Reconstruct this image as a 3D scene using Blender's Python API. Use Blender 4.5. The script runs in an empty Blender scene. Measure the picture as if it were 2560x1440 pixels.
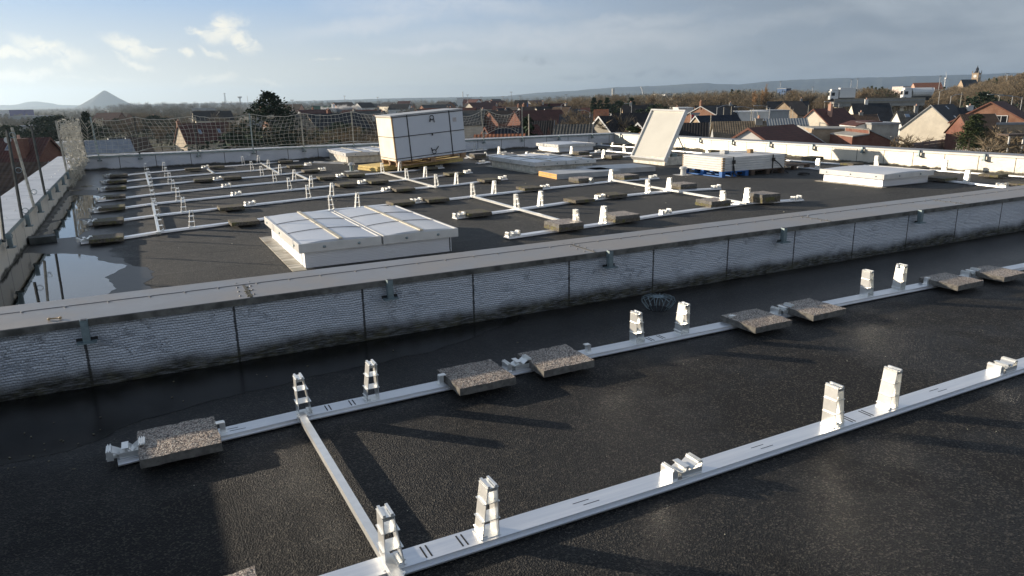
import bpy, math, random
from mathutils import Vector, Matrix
import numpy as np
D = bpy.data
scene = bpy.context.scene
C = scene.collection

# ------------------------------------------------------------------ camera, sky, sun, exposure
EYE = 1.9                       # eye above the near roof, metres
FPX = 1790.0                    # focal length in pixels of the 2560 px wide photograph
PITCH, ROLL, YAW = math.radians(14.75), math.radians(-1.0), math.radians(27.1)
FW = Vector((math.sin(YAW)*math.cos(PITCH), math.cos(YAW)*math.cos(PITCH), -math.sin(PITCH)))
RT0 = Vector((math.cos(YAW), -math.sin(YAW), 0)); UP0 = RT0.cross(FW)
RT = RT0*math.cos(ROLL) + UP0*math.sin(ROLL); UP = -RT0*math.sin(ROLL) + UP0*math.cos(ROLL)
cam = D.cameras.new('camera'); camo = D.objects.new('camera', cam); C.objects.link(camo)
M = Matrix((RT, UP, -FW)).transposed().to_4x4(); M.translation = (0, 0, EYE)
camo.matrix_world = M
cam.sensor_width = 36; cam.lens = FPX/2560*36; cam.clip_start = 0.05; cam.clip_end = 60000
scene.camera = camo
FH = Vector((math.sin(YAW), math.cos(YAW), 0)); RH = Vector((math.cos(YAW), -math.sin(YAW), 0))
ORG = Vector((0, 0, EYE))
def ray(px, py): return RT*((px-1280)/FPX) - UP*((py-720)/FPX) + FW
def at(px, py, z):
    d = ray(px, py); return ORG + d*((z-EYE)/d.z)
def far(px, py, dist):
    d = ray(px, py); return ORG + d*(dist/d.dot(FH))

SUN_EL, SUN_AZ = math.radians(12.5), math.radians(-45.0)      # azimuth from +Y towards +X
sun = D.lights.new('sun', 'SUN'); suno = D.objects.new('sun', sun); C.objects.link(suno)
sd = Vector((math.sin(SUN_AZ)*math.cos(SUN_EL), math.cos(SUN_AZ)*math.cos(SUN_EL), math.sin(SUN_EL)))
suno.rotation_euler = sd.to_track_quat('Z', 'Y').to_euler()
sun.energy = 5.0; sun.angle = math.radians(0.5); sun.color = (1.0, 0.86, 0.68)

world = D.worlds.new('World'); scene.world = world; world.use_nodes = True
wt = world.node_tree; wt.nodes.clear()
SKY_K = 0.11

class NT:
    """small node helper"""
    def __init__(s, tree): s.t = tree
    def n(s, typ, **kw):
        o = s.t.nodes.new(typ)
        for k, v in kw.items():
            if k.startswith('i_'):
                key = k[2:]; key = int(key) if key.isdigit() else key.replace('_', ' ')
                s.set(o.inputs[key], v)
            else: setattr(o, k, v)
        return o
    def set(s, inp, v):
        if hasattr(v, 'links') or hasattr(v, 'is_linked'): s.t.links.new(v, inp)
        else:
            try: inp.default_value = v
            except Exception: inp.default_value = (v, v, v)
    def math(s, op, a, b=0.0, c=0.0, clamp=False):
        o = s.t.nodes.new('ShaderNodeMath'); o.operation = op; o.use_clamp = clamp
        s.set(o.inputs[0], a); s.set(o.inputs[1], b)
        if len(o.inputs) > 2: s.set(o.inputs[2], c)
        return o.outputs[0]
    def vmath(s, op, a, b=(0, 0, 0)):
        o = s.t.nodes.new('ShaderNodeVectorMath'); o.operation = op
        s.set(o.inputs[0], a); s.set(o.inputs[1], b)
        return o.outputs['Value'] if op in ('DOT_PRODUCT', 'LENGTH', 'DISTANCE') else o.outputs[0]
    def mix(s, fac, a, b, mode='MIX'):
        o = s.t.nodes.new('ShaderNodeMix'); o.data_type = 'RGBA'; o.blend_type = mode
        s.set(o.inputs[0], fac); s.set(o.inputs[6], a); s.set(o.inputs[7], b)
        return o.outputs[2]
    def ramp(s, fac, a, b, lo=0.0, hi=1.0, smooth=True):
        o = s.t.nodes.new('ShaderNodeMapRange'); o.interpolation_type = 'SMOOTHSTEP' if smooth else 'LINEAR'
        s.set(o.inputs[0], fac); s.set(o.inputs[1], a); s.set(o.inputs[2], b); s.set(o.inputs[3], lo); s.set(o.inputs[4], hi)
        return o.outputs[0]
    def noise(s, vec, scale, detail=3, rough=.55, dist=0.0, out='Fac'):
        o = s.t.nodes.new('ShaderNodeTexNoise'); s.set(o.inputs['Vector'], vec)
        o.inputs['Scale'].default_value = scale; o.inputs['Detail'].default_value = detail
        o.inputs['Roughness'].default_value = rough; o.inputs['Distortion'].default_value = dist
        return o.outputs[out]
    def scale(s, vec, sc, loc=(0, 0, 0), rot=(0, 0, 0)):
        o = s.t.nodes.new('ShaderNodeMapping'); s.set(o.inputs[0], vec)
        o.inputs['Scale'].default_value = sc; o.inputs['Location'].default_value = loc; o.inputs['Rotation'].default_value = rot
        return o.outputs[0]
    def sep(s, vec):
        o = s.t.nodes.new('ShaderNodeSeparateXYZ'); s.set(o.inputs[0], vec); return o.outputs
    def comb(s, x, y, z):
        o = s.t.nodes.new('ShaderNodeCombineXYZ')
        for i, v in enumerate((x, y, z)): s.set(o.inputs[i], v)
        return o.outputs[0]

def build_world():
    N = NT(wt)
    sky = N.n('ShaderNodeTexSky', sky_type='NISHITA', sun_disc=False, sun_elevation=SUN_EL, sun_rotation=SUN_AZ,
              altitude=50, air_density=1.0, dust_density=1.3, ozone_density=2.0)
    tc = N.n('ShaderNodeTexCoord').outputs['Generated']
    d = N.vmath('NORMALIZE', tc)
    X, Y, Z = N.sep(d)
    zz = N.math('MAXIMUM', Z, 0.0)
    side = N.vmath('DOT_PRODUCT', d, tuple(RH))                 # -.6 left edge .. +.6 right edge
    fwd = N.math('MAXIMUM', N.vmath('DOT_PRODUCT', d, tuple(FH)), .15)
    a_ = N.math('DIVIDE', side, fwd); e_ = N.math('DIVIDE', Z, fwd)
    ae = N.comb(a_, e_, 0.0)
    w1 = N.vmath('SUBTRACT', N.noise(ae, 9.0, 4, .6, .3, 'Color'), (.5, .5, .5))
    w2 = N.vmath('SUBTRACT', N.noise(ae, 42.0, 4, .65, .3, 'Color'), (.5, .5, .5))
    p = N.vmath('ADD', ae, N.vmath('ADD', N.vmath('MULTIPLY', w1, (.11, .05, 0)), N.vmath('MULTIPLY', w2, (.030, .014, 0))))
    fine = N.noise(N.scale(ae, (1, 2.2, 1), rot=(0, 0, .4)), 26.0, 6, .68, .6)
    def ell(px, py, rx, ry, rot, soft=.15):
        r_ = ray(px, py); c = (r_.dot(RH)/r_.dot(FH), r_.z/r_.dot(FH), 0)
        q = N.vmath('SUBTRACT', p, c); o = s_rot(q, rot)
        return N.ramp(N.vmath('LENGTH', N.vmath('DIVIDE', o, (rx/FPX, ry/FPX, 1))), 1.0, soft)
    def s_rot(q, rot):
        o = N.t.nodes.new('ShaderNodeVectorRotate'); o.rotation_type = 'Z_AXIS'; N.set(o.inputs['Vector'], q); o.inputs['Angle'].default_value = rot; return o.outputs[0]
    def total(lst):
        t_ = 0.0
        for q in lst:
            m_ = N.math('MULTIPLY', ell(*q[:5]), min(1.0, q[5]*1.15)); t_ = m_ if t_ == 0.0 else N.math('MAXIMUM', t_, m_)
        return t_
    blue = N.mix(1.0, sky.outputs[0], (0.50, 0.60, 0.72, 1), 'MULTIPLY')
    top = N.mix(N.ramp(side, -.55, .35), (2.3, 3.3, 4.9, 1), (2.45, 3.15, 4.3, 1))
    base = N.mix(.80, blue, top)
    # bright milky air towards the horizon, brightest at the left where the sun is
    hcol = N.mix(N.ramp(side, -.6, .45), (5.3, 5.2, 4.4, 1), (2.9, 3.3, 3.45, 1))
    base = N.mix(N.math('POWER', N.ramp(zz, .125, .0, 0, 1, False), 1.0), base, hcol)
    # everything overcast on the right and overhead
    over = N.noise(N.scale(ae, (.8, 2.6, 1), (3, 1, 0), (0, 0, .12)), 3.2, 5, .55, .6)
    grey = N.ramp(N.math('ADD', N.math('MULTIPLY', over, .55), N.math('ADD', N.math('MULTIPLY', side, .95), N.math('MULTIPLY', zz, .9))), .26, .72)
    gcol = N.mix(N.ramp(over, .36, .62), (1.50, 1.78, 2.12, 1), (2.35, 2.65, 2.95, 1))
    base = N.mix(N.math('MULTIPLY', grey, .86), base, gcol)
    veil = total([(930, 60, 330, 30, -.08, .55), (1110, 20, 420, 40, .05, .5), (1420, 95, 520, 42, .02, .60), (1080, 118, 180, 14, .02, .7), (1230, 98, 150, 9, .05, .6), (1560, 60, 300, 26, -.08, .5), (1300, 160, 350, 16, .0, .25), (1900, 60, 420, 30, -.10, .28), (2250, 110, 300, 30, 0, .22)])
    veil = N.math('MULTIPLY', veil, N.ramp(fine, .28, .62, .55, 1.0))
    vcol = N.mix(N.ramp(side, -.25, .40), (4.2, 4.45, 4.75, 1), (3.2, 3.45, 3.7, 1))
    c = N.mix(veil, base, vcol)
    puff = total([(560, 62, 62, 46, -.5, 1.0), (600, 96, 46, 26, .9, 1.0), (505, 70, 44, 12, 0, .9), (330, 112, 92, 22, .35, .8), (345, 150, 66, 12, .4, .75), (395, 120, 30, 10, .2, .7),
                  (130, 120, 130, 28, .25, .8), (170, 150, 44, 26, .9, .6), (40, 132, 80, 18, 0, .8), (60, 188, 130, 20, -.1, .75), (472, 142, 28, 18, .3, .9), (538, 132, 34, 14, .6, .6), (520, 203, 90, 14, -.2, .6), (680, 200, 50, 8, .2, .45), (830, 150, 60, 5, 0, .35), (250, 190, 160, 10, 0, .3)])
    pf = N.math('MULTIPLY', puff, N.ramp(fine, .30, .50))
    c = N.mix(pf, c, (6.0, 5.8, 5.1, 1))
    wisp = total([(1340, 152, 60, 14, .1, .5), (1545, 158, 80, 16, -.1, .6), (1640, 187, 130, 18, 0, .6), (1790, 178, 110, 20, 0, .6), (1500, 190, 200, 14, 0, .45), (1900, 130, 90, 20, .3, .4), (1640, 60, 60, 22, 0, -.0), (2050, 170, 180, 16, 0, .4)])
    c = N.mix(N.math('MULTIPLY', wisp, N.ramp(fine, .40, .60)), c, (1.6, 1.9, 2.2, 1))
    # pale broken cloud just above the frame, then the zenith,, which is deeper and darker
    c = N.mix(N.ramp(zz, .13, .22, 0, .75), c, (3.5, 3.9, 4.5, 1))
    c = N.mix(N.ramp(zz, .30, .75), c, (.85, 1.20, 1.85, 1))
    # below the horizon: dull land colour
    c = N.mix(N.ramp(Z, -.01, -.06), c, (1.2, 1.2, 1.1, 1))
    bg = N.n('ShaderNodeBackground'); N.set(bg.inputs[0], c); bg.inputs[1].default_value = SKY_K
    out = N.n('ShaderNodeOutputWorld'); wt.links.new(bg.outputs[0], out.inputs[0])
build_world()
scene.view_settings.view_transform = 'Standard'; scene.view_settings.look = 'None'
scene.view_settings.exposure = 0.6; scene.view_settings.gamma = 1.0
scene.cycles.volume_max_steps = 64
scene.cycles.max_bounces = 6; scene.cycles.volume_bounces = 0
scene.cycles.use_denoising = True

GZ = -6.6      # street level
UZ = 0.08      # upper roof level
random.seed(7)

# ------------------------------------------------------------------ helpers
def mat(name, base=(.5, .5, .5), rough=.6, metal=0.0, spec=.5, build=None):
    m = D.materials.new(name); m.use_nodes = True
    t = m.node_tree; b = t.nodes['Principled BSDF']
    b.inputs['Base Color'].default_value = (*base, 1) if len(base) == 3 else base
    b.inputs['Roughness'].default_value = rough; b.inputs['Metallic'].default_value = metal
    b.inputs['Specular IOR Level'].default_value = spec
    if build:
        N = NT(t); g = N.n('ShaderNodeNewGeometry').outputs['Position']
        o = N.n('ShaderNodeTexCoord').outputs['Object']
        build(N, b, g, o)
    return m
def bump(N, b, h, dist=.01, strength=1.0):
    o = N.n('ShaderNodeBump'); N.set(o.inputs['Height'], h); o.inputs['Distance'].default_value = dist
    o.inputs['Strength'].default_value = strength; N.t.links.new(o.outputs[0], b.inputs['Normal'])
    return o
def simple(name, base, rough=.6, metal=0.0, var=.25, scale=3.0, bmp=0.0, bscale=40, spec=.5, use='o'):
    def f(N, b, g, o):
        v = o if use == 'o' else g
        n = N.noise(v, scale, 4, .6)
        dk = tuple(c*(1-var) for c in base)+(1,); lt = tuple(min(1, c*(1+var)) for c in base)+(1,)
        N.set(b.inputs['Base Color'], N.mix(N.ramp(n, .3, .7), dk, lt))
        if bmp: bump(N, b, N.noise(v, bscale, 3, .6), bmp)
    return mat(name, base, rough, metal, spec, f)

class MB:
    """collects shapes, links them as ONE mesh object"""
    def __init__(s): s.v = []; s.f = []; s.m = []; s.k = 0
    def poly(s, pts, m=None):
        i = len(s.v); s.v += [tuple(p) for p in pts]; s.f.append(tuple(range(i, i+len(pts)))); s.m.append(s.k if m is None else m)
    def hexa(s, p):          # 8 points: bottom 4 ccw, top 4 ccw
        i = len(s.v); s.v += [tuple(q) for q in p]
        for f in ((3, 2, 1, 0), (4, 5, 6, 7), (0, 1, 5, 4), (1, 2, 6, 5), (2, 3, 7, 6), (3, 0, 4, 7)):
            s.f.append(tuple(i+j for j in f)); s.m.append(s.k)
    def box(s, c, size, rz=0.0, rx=0.0, ry=0.0):
        R = Matrix.Rotation(rz, 3, 'Z') @ Matrix.Rotation(ry, 3, 'Y') @ Matrix.Rotation(rx, 3, 'X'); c = Vector(c)
        x, y, z = (a/2 for a in size)
        s.hexa([c + R @ Vector(q) for q in ((-x,-y,-z),(x,-y,-z),(x,y,-z),(-x,y,-z),(-x,-y,z),(x,-y,z),(x,y,z),(-x,y,z))])
    def bx(s, x0, x1, y0, y1, z0, z1): s.box(((x0+x1)/2, (y0+y1)/2, (z0+z1)/2), (x1-x0, y1-y0, z1-z0))
    def tube(s, pts, r, n=6, cap=True, r2=None):
        pts = [Vector(p) for p in pts]; rings = []
        for i, p in enumerate(pts):
            d = (pts[min(i+1, len(pts)-1)] - pts[max(i-1, 0)])
            d = d.normalized() if d.length > 1e-9 else Vector((0, 0, 1))
            a = d.cross(Vector((0, 0, 1)) if abs(d.z) < .95 else Vector((1, 0, 0))).normalized(); b = d.cross(a)
            rr = r if r2 is None else r + (r2-r)*i/max(1, len(pts)-1)
            i0 = len(s.v); rings.append(i0)
            for k in range(n):
                t = 2*math.pi*k/n; s.v.append(tuple(p + a*(rr*math.cos(t)) + b*(rr*math.sin(t))))
        for j in range(len(rings)-1):
            for k in range(n):
                s.f.append((rings[j]+k, rings[j]+(k+1) % n, rings[j+1]+(k+1) % n, rings[j+1]+k)); s.m.append(s.k)
        if cap and n > 2:
            s.f.append(tuple(rings[0]+k for k in range(n))); s.m.append(s.k)
            s.f.append(tuple(rings[-1]+k for k in reversed(range(n)))); s.m.append(s.k)
    def lathe(s, c, prof, n=16):     # prof: (r, z)
        c = Vector(c); i0 = len(s.v)
        for r, z in prof:
            for k in range(n):
                t = 2*math.pi*k/n; s.v.append((c.x+r*math.cos(t), c.y+r*math.sin(t), c.z+z))
        for j in range(len(prof)-1):
            for k in range(n):
                s.f.append((i0+j*n+k, i0+j*n+(k+1) % n, i0+(j+1)*n+(k+1) % n, i0+(j+1)*n+k)); s.m.append(s.k)
        s.f.append(tuple(i0+k for k in reversed(range(n)))); s.m.append(s.k)
        s.f.append(tuple(i0+(len(prof)-1)*n+k for k in range(n))); s.m.append(s.k)
    def prism(s, prof, origin, d, length, side=None):   # prof (u,z) swept along unit d; u along side
        d = Vector(d).normalized(); side = Vector(side) if side is not None else Vector((0, 0, 1)).cross(d)
        o = Vector(origin); n = len(prof); i = len(s.v)
        for q in (o, o+d*length):
            for u, z in prof: s.v.append(tuple(q + side*u + Vector((0, 0, z))))
        for k in range(n):
            s.f.append((i+k, i+(k+1) % n, i+n+(k+1) % n, i+n+k)); s.m.append(s.k)
        s.f.append(tuple(i+k for k in reversed(range(n)))); s.m.append(s.k)
        s.f.append(tuple(i+n+k for k in range(n))); s.m.append(s.k)
    def mesh(s, name, mats):
        me = D.meshes.new(name); me.from_pydata(s.v, [], s.f)
        for m in (mats if isinstance(mats, (list, tuple)) else [mats]): me.materials.append(m)
        me.polygons.foreach_set('material_index', s.m); me.update()
        return me
    def build(s, name, mats, parent=None, bevel=0.0, smooth=False, loc=None, rz=0.0):
        me = s.mesh(name, mats); return link(name, me, parent, bevel, smooth, loc, rz)
def link(name, me, parent=None, bevel=0.0, smooth=False, loc=None, rz=0.0):
    o = D.objects.new(name, me); C.objects.link(o)
    if parent is not None: o.parent = parent
    if loc is not None: o.location = loc
    if rz: o.rotation_euler = (0, 0, rz)
    if bevel:
        b = o.modifiers.new('bevel', 'BEVEL'); b.width = bevel; b.segments = 2; b.limit_method = 'ANGLE'
    if smooth:
        me.polygons.foreach_set('use_smooth', [True]*len(me.polygons))
    return o
def tag(o, label, cat, group=None, kind=None):
    if label: o['label'] = label
    if cat: o['category'] = cat
    if group: o['group'] = group
    o['kind'] = kind or 'thing'
    return o
def thing(name, label, cat, loc=(0, 0, 0), rz=0.0, group=None):
    o = D.objects.new(name, None); C.objects.link(o); o.location = loc; o.rotation_euler = (0, 0, rz)
    o.empty_display_size = .2
    return tag(o, label, cat, group)
def struct(o): o['kind'] = 'structure'; return o
ORD = ['first', 'second', 'third', 'fourth', 'fifth', 'sixth', 'seventh', 'eighth', 'ninth', 'tenth', 'eleventh', 'twelfth',
       'thirteenth', 'fourteenth', 'fifteenth', 'sixteenth', 'seventeenth', 'eighteenth', 'nineteenth', 'twentieth']

# ------------------------------------------------------------------ materials
def roof_mat(name, lo, hi, seam_axis, seam0, seamd, upper):
    def f(N, b, g, o):
        X, Y, Z = N.sep(g)
        big = N.noise(g, .55, 4, .6); mid = N.noise(g, 3.0, 4, .6)
        gran = N.n('ShaderNodeTexVoronoi', i_Scale=125.0 if not upper else 90.0); N.set(gran.inputs['Vector'], g)
        gc = N.sep(gran.outputs['Color'])[0]
        fine = N.noise(g, 150.0, 2, .7)
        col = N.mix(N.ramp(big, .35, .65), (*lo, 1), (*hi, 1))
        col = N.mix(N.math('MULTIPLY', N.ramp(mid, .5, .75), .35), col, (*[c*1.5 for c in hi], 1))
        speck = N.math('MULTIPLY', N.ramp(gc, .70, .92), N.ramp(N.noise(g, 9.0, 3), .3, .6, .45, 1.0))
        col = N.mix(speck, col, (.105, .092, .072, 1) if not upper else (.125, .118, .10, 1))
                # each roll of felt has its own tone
        roll = N.math('FLOOR', N.math('DIVIDE', N.math('SUBTRACT', (X, Y)[seam_axis], seam0), seamd))
        rt_ = N.noise(N.comb(N.math('MULTIPLY', roll, 7.31), 0.0, 0.0), 1.0, 0)
        col = N.mix(N.ramp(rt_, .3, .7, 0, .35), col, (*[c*.45 for c in lo], 1))
        # roll seams: narrow dark laps with a faint bleached rim
        wob = N.math('MULTIPLY', N.math('SUBTRACT', N.noise(g, 2.0, 3), .5), .03)
        c = N.math('ADD', (X, Y)[seam_axis], wob)
        t = N.math('FRACT', N.math('DIVIDE', N.math('SUBTRACT', c, seam0), seamd))
        dd = N.math('MULTIPLY', N.math('MINIMUM', t, N.math('SUBTRACT', 1.0, t)), seamd)
        w = .016 if upper else .005
        seam = N.ramp(dd, w*1.3, w*.4)
        col = N.mix(N.math('MULTIPLY', seam, .85), col, (.006, .006, .006, 1))
        rim = N.math('MULTIPLY', N.ramp(dd, .035, .006), N.ramp(N.noise(g, 1.1, 2), .42, .62, 0, .55))
        col = N.mix(rim, col, (*[c*2.2 for c in hi], 1))
        # dusty, slightly paler trodden patches
        N.set(b.inputs['Base Color'], col)
        wet = N.ramp(big, .60, .40)
        r = N.ramp(wet, 0, 1, .72, .52)
        if upper:
            wl = N.ramp(N.math('ADD', X, N.math('MULTIPLY', mid, .8)), .35, -.4)
            r = N.mix(wl, (.78, .78, .78, 1), (.34, .34, .34, 1))
        else:
            wl = N.ramp(N.math('ADD', Y, N.math('MULTIPLY', mid, .5)), 4.1, 4.9)
            r = N.mix(wl, r, (.30, .30, .30, 1))
        N.set(b.inputs['Roughness'], r)
        h = N.math('ADD', N.math('MULTIPLY', gran.outputs['Distance'], 1.0), N.math('MULTIPLY', fine, 1.1))
        h = N.math('SUBTRACT', h, N.math('MULTIPLY', seam, .15))
        h = N.math('ADD', h, N.math('MULTIPLY', mid, 3.0))
        bp = bump(N, b, h, .0075 if not upper else .005, 1.0)
        N.set(bp.inputs['Strength'], N.ramp(wl, 0, 1, 1.0, .2))
    return mat(name, hi, .6, 0, .30 if not upper else .4, f)
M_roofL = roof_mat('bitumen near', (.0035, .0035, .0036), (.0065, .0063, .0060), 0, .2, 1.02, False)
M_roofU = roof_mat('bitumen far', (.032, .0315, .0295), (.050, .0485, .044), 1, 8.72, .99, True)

def foil(name, axis, tint=(.80, .83, .88), dirt=.13, seams=(0.49, .98), GRID=.72, rough=.46, bs=.95, met=.62):
    def f(N, b, g, o):
        P3 = N.sep(g); U = P3[axis]; Z = P3[2]
        warp = N.noise(g, 3.5, 4, .6, 0, 'Color')
        wv = N.vmath('SCALE', N.vmath('SUBTRACT', warp, (.5, .5, .5))); wv.node.inputs['Scale'].default_value = .05
        p = N.vmath('ADD', N.comb(U, Z, 0.0), wv)
        br = N.n('ShaderNodeTexBrick', i_Scale=1.0); N.set(br.inputs['Vector'], p)
        br.inputs['Brick Width'].default_value = .025; br.inputs['Row Height'].default_value = .0185
        br.inputs['Mortar Size'].default_value = .0046; br.inputs['Mortar Smooth'].default_value = .6
        mort = br.outputs['Fac']
        wr = N.noise(N.scale(N.comb(U, Z, 0.0), (3.0, 6.5, 1), rot=(0, 0, .35)), 1.0, 5, .68, .8)
        rid = N.math('ABSOLUTE', N.math('SUBTRACT', wr, .5)); rid = N.math('MULTIPLY', N.ramp(rid, .0, .035, 1, 0), N.ramp(N.noise(g, 3.2, 3, .6), .44, .60))
        fold = N.noise(N.comb(U, Z, 0.0), 2.3, 3, .5, .5)
        rows = N.ramp(N.math('SINE', N.math('MULTIPLY', N.sep(p)[1], 6.2832/.0185)), -.2, .9)
        mort = N.math('ADD', N.math('MULTIPLY', rows, .50), N.math('MULTIPLY', mort, .50), 0, True)
        col = N.mix(N.math('MULTIPLY', mort, GRID), (*tint, 1), (*[c*.42 for c in tint], 1))
        col = N.mix(N.math('MULTIPLY', N.ramp(fold, .45, .7), .06), col, (*[c*.7 for c in tint], 1))
        t = N.math('FRACT', N.math('DIVIDE', N.math('SUBTRACT', U, seams[0]), seams[1]))
        dd = N.math('MULTIPLY', N.math('MINIMUM', t, N.math('SUBTRACT', 1.0, t)), seams[1])
        jag = N.math('MULTIPLY', N.noise(g, 45, 3), .014)
        seam = N.ramp(N.math('SUBTRACT', dd, jag), .005, -.001)
        col = N.mix(N.math('MULTIPLY', seam, .92), col, (.01, .01, .01, 1))
        base0 = N.math('SUBTRACT', Z, UZ if axis != 0 or name.endswith('far') else 0.0)
        lvl = N.math('ADD', base0, N.math('MULTIPLY', N.math('SUBTRACT', N.noise(g, 1.6, 4, .65), .5), -.22))
        dm = N.ramp(lvl, dirt*1.5, dirt*.45)
        dm = N.math('MULTIPLY', dm, N.ramp(N.noise(N.scale(g, (10, 10, 90)), 1.0, 4, .7), .25, .6, .72, 1.0))
        col = N.mix(dm, col, N.mix(N.ramp(N.noise(g, 14, 3), .4, .65), (.022, .020, .012, 1), (.060, .055, .030, 1)))
        N.set(b.inputs['Base Color'], col)
        N.set(b.inputs['Metallic'], N.math('MULTIPLY', N.math('SUBTRACT', 1.0, N.math('MAXIMUM', dm, seam)), met))
        N.set(b.inputs['Roughness'], N.ramp(dm, 0, 1, rough, .85))
        h = N.math('ADD', N.math('MULTIPLY', mort, -.42), N.math('MULTIPLY', rid, .65))
        h = N.math('ADD', h, N.math('MULTIPLY', N.noise(N.scale(N.comb(U, Z, 0.0), (7, 26, 1), rot=(0, 0, .3)), 1.0, 4, .7, .5), .9))
        h = N.math('ADD', h, N.math('MULTIPLY', fold, 2.2))
        bump(N, b, h, .009, bs)
    return mat(name, tint, .4, .9, .5, f)
M_foilX = foil('foil facing near', 0)
M_foilXf = foil('foil facing far', 0, dirt=.05)
M_foilY = foil('foil facing side', 1, tint=(.66, .62, .54), dirt=.04, seams=(.3, .81), GRID=.22, rough=.60, bs=.38, met=.66)
M_foilC = foil('foil curb', 0, dirt=.03, seams=(.2, 3.1), GRID=.35, bs=.35)

def coping_f(N, b, g, o):
    n = N.noise(g, 1.3, 5, .62); s = N.noise(N.scale(g, (9, 2.5, 1)), 1.0, 4, .6)
    col = N.mix(N.ramp(n, .4, .62), (.20, .195, .195, 1), (.27, .25, .23, 1))
    col = N.mix(N.math('MULTIPLY', N.ramp(s, .62, .72), .35), col, (.30, .27, .22, 1))
    col = N.mix(N.math('MULTIPLY', N.ramp(N.noise(g, 70, 2), .60, .75), .25), col, (.10, .095, .09, 1))
    N.set(b.inputs['Base Color'], col)
    N.set(b.inputs['Roughness'], N.ramp(n, .35, .65, .30, .46))
    bump(N, b, N.math('ADD', N.noise(g, 2.2, 3), N.math('MULTIPLY', N.noise(g, 120, 2), .05)), .006, .7)
M_coping = mat('coping sheet', (.2, .19, .18), .4, .0, .5, coping_f)
def copl_f(N, b, g, o):
    n = N.noise(g, 2.0, 5, .6)
    N.set(b.inputs['Base Color'], N.mix(N.ramp(n, .35, .65), (.42, .42, .43, 1), (.55, .55, .55, 1)))
    bump(N, b, N.noise(g, 3, 3), .004, .6)
M_copL = mat('pale coping sheet', (.5, .5, .5), .42, .35, .5, copl_f)
M_edge = simple('mossy coping lip', (.12, .115, .10), .8, 0, .5, 9, .002, 60, use='g')

def alu_f(N, b, g, o):
    n = N.noise(N.scale(o, (1.5, 30, 30)), 1.0, 4, .6); m2 = N.noise(g, 6.0, 3)
    N.set(b.inputs['Base Color'], N.mix(N.ramp(n, .3, .7), (.80, .81, .83, 1), (.92, .92, .92, 1)))
    N.set(b.inputs['Roughness'], N.ramp(N.math('ADD', N.math('MULTIPLY', n, .5), N.math('MULTIPLY', m2, .5)), .3, .7, .30, .50))
    bump(N, b, N.math('ADD', n, N.math('MULTIPLY', m2, 2.0)), .0008, .6)
M_alu = mat('mill aluminium', (.9, .9, .9), .36, .80, .5, alu_f)
M_alu2 = simple('bright extruded aluminium', (.86, .86, .83), .28, .62, .05, 20, .0003, 40)
M_dark = mat('slot shadow gap', (.01, .01, .01), .8)
M_black = simple('black plastic', (.012, .012, .013), .45, 0, .3, 20)
M_galv = simple('galvanised steel', (.24, .30, .31), .48, .55, .22, 14, .001, 80)
M_post = simple('weathered steel post', (.070, .075, .070), .6, .35, .35, 12, .001, 60, use='g')
M_postp = simple('pale weathered post', (.40, .37, .30), .65, .1, .35, 10, .001, 60, use='g')
def peb_f(N, b, g, o):
    v = N.n('ShaderNodeTexVoronoi', i_Scale=120.0); N.set(v.inputs['Vector'], g)
    c = N.sep(v.outputs['Color'])
    col = N.mix(N.ramp(c[0], .1, .9, smooth=False), (.24, .175, .135, 1), (.82, .66, .52, 1))
    col = N.mix(N.math('GREATER_THAN', c[1], .72), col, (.86, .76, .62, 1))
    col = N.mix(N.math('LESS_THAN', c[1], .16), col, (.075, .060, .052, 1))
    gap = N.ramp(v.outputs['Distance'], .28, .62, 0, 1)
    col = N.mix(N.math('MULTIPLY', gap, .6), col, (.07, .055, .045, 1))
    col = N.mix(N.ramp(N.noise(g, 1.7, 3, .6), .35, .65, 0, .35), col, (.09, .075, .06, 1))
    N.set(b.inputs['Base Color'], col); N.set(b.inputs['Roughness'], .48)
    bump(N, b, N.math('SUBTRACT', 1.0, v.outputs['Distance']), .006, .9)
M_pebble = mat('exposed aggregate', (.3, .25, .2), .5, 0, .5, peb_f)
def conc_f(N, b, g, o):
    n = N.noise(g, 25, 4, .6)
    N.set(b.inputs['Base Color'], N.mix(N.ramp(n, .3, .7), (.085, .080, .072, 1), (.17, .16, .14, 1)))
    bump(N, b, N.noise(g, 90, 4, .7), .002)
M_conc = mat('slab concrete', (.13, .12, .11), .8, 0, .5, conc_f)
def moss_f(N, b, g, o):
    n = N.noise(g, 14, 5, .7); n2 = N.noise(g, 60, 3, .7); n3 = N.noise(g, 3.1, 2)
    col = N.mix(N.ramp(n2, .35, .65), (.040, .035, .028, 1), (.20, .17, .135, 1))
    col = N.mix(N.math('MULTIPLY', N.ramp(N.math('ADD', n, N.math('MULTIPLY', n3, .5)), .74, .92), .8), col, (.14, .13, .035, 1))
    N.set(b.inputs['Base Color'], col); bump(N, b, n2, .006, .9)
M_mossy = mat('mossy old slab', (.2, .18, .13), .85, 0, .4, moss_f)

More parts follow.
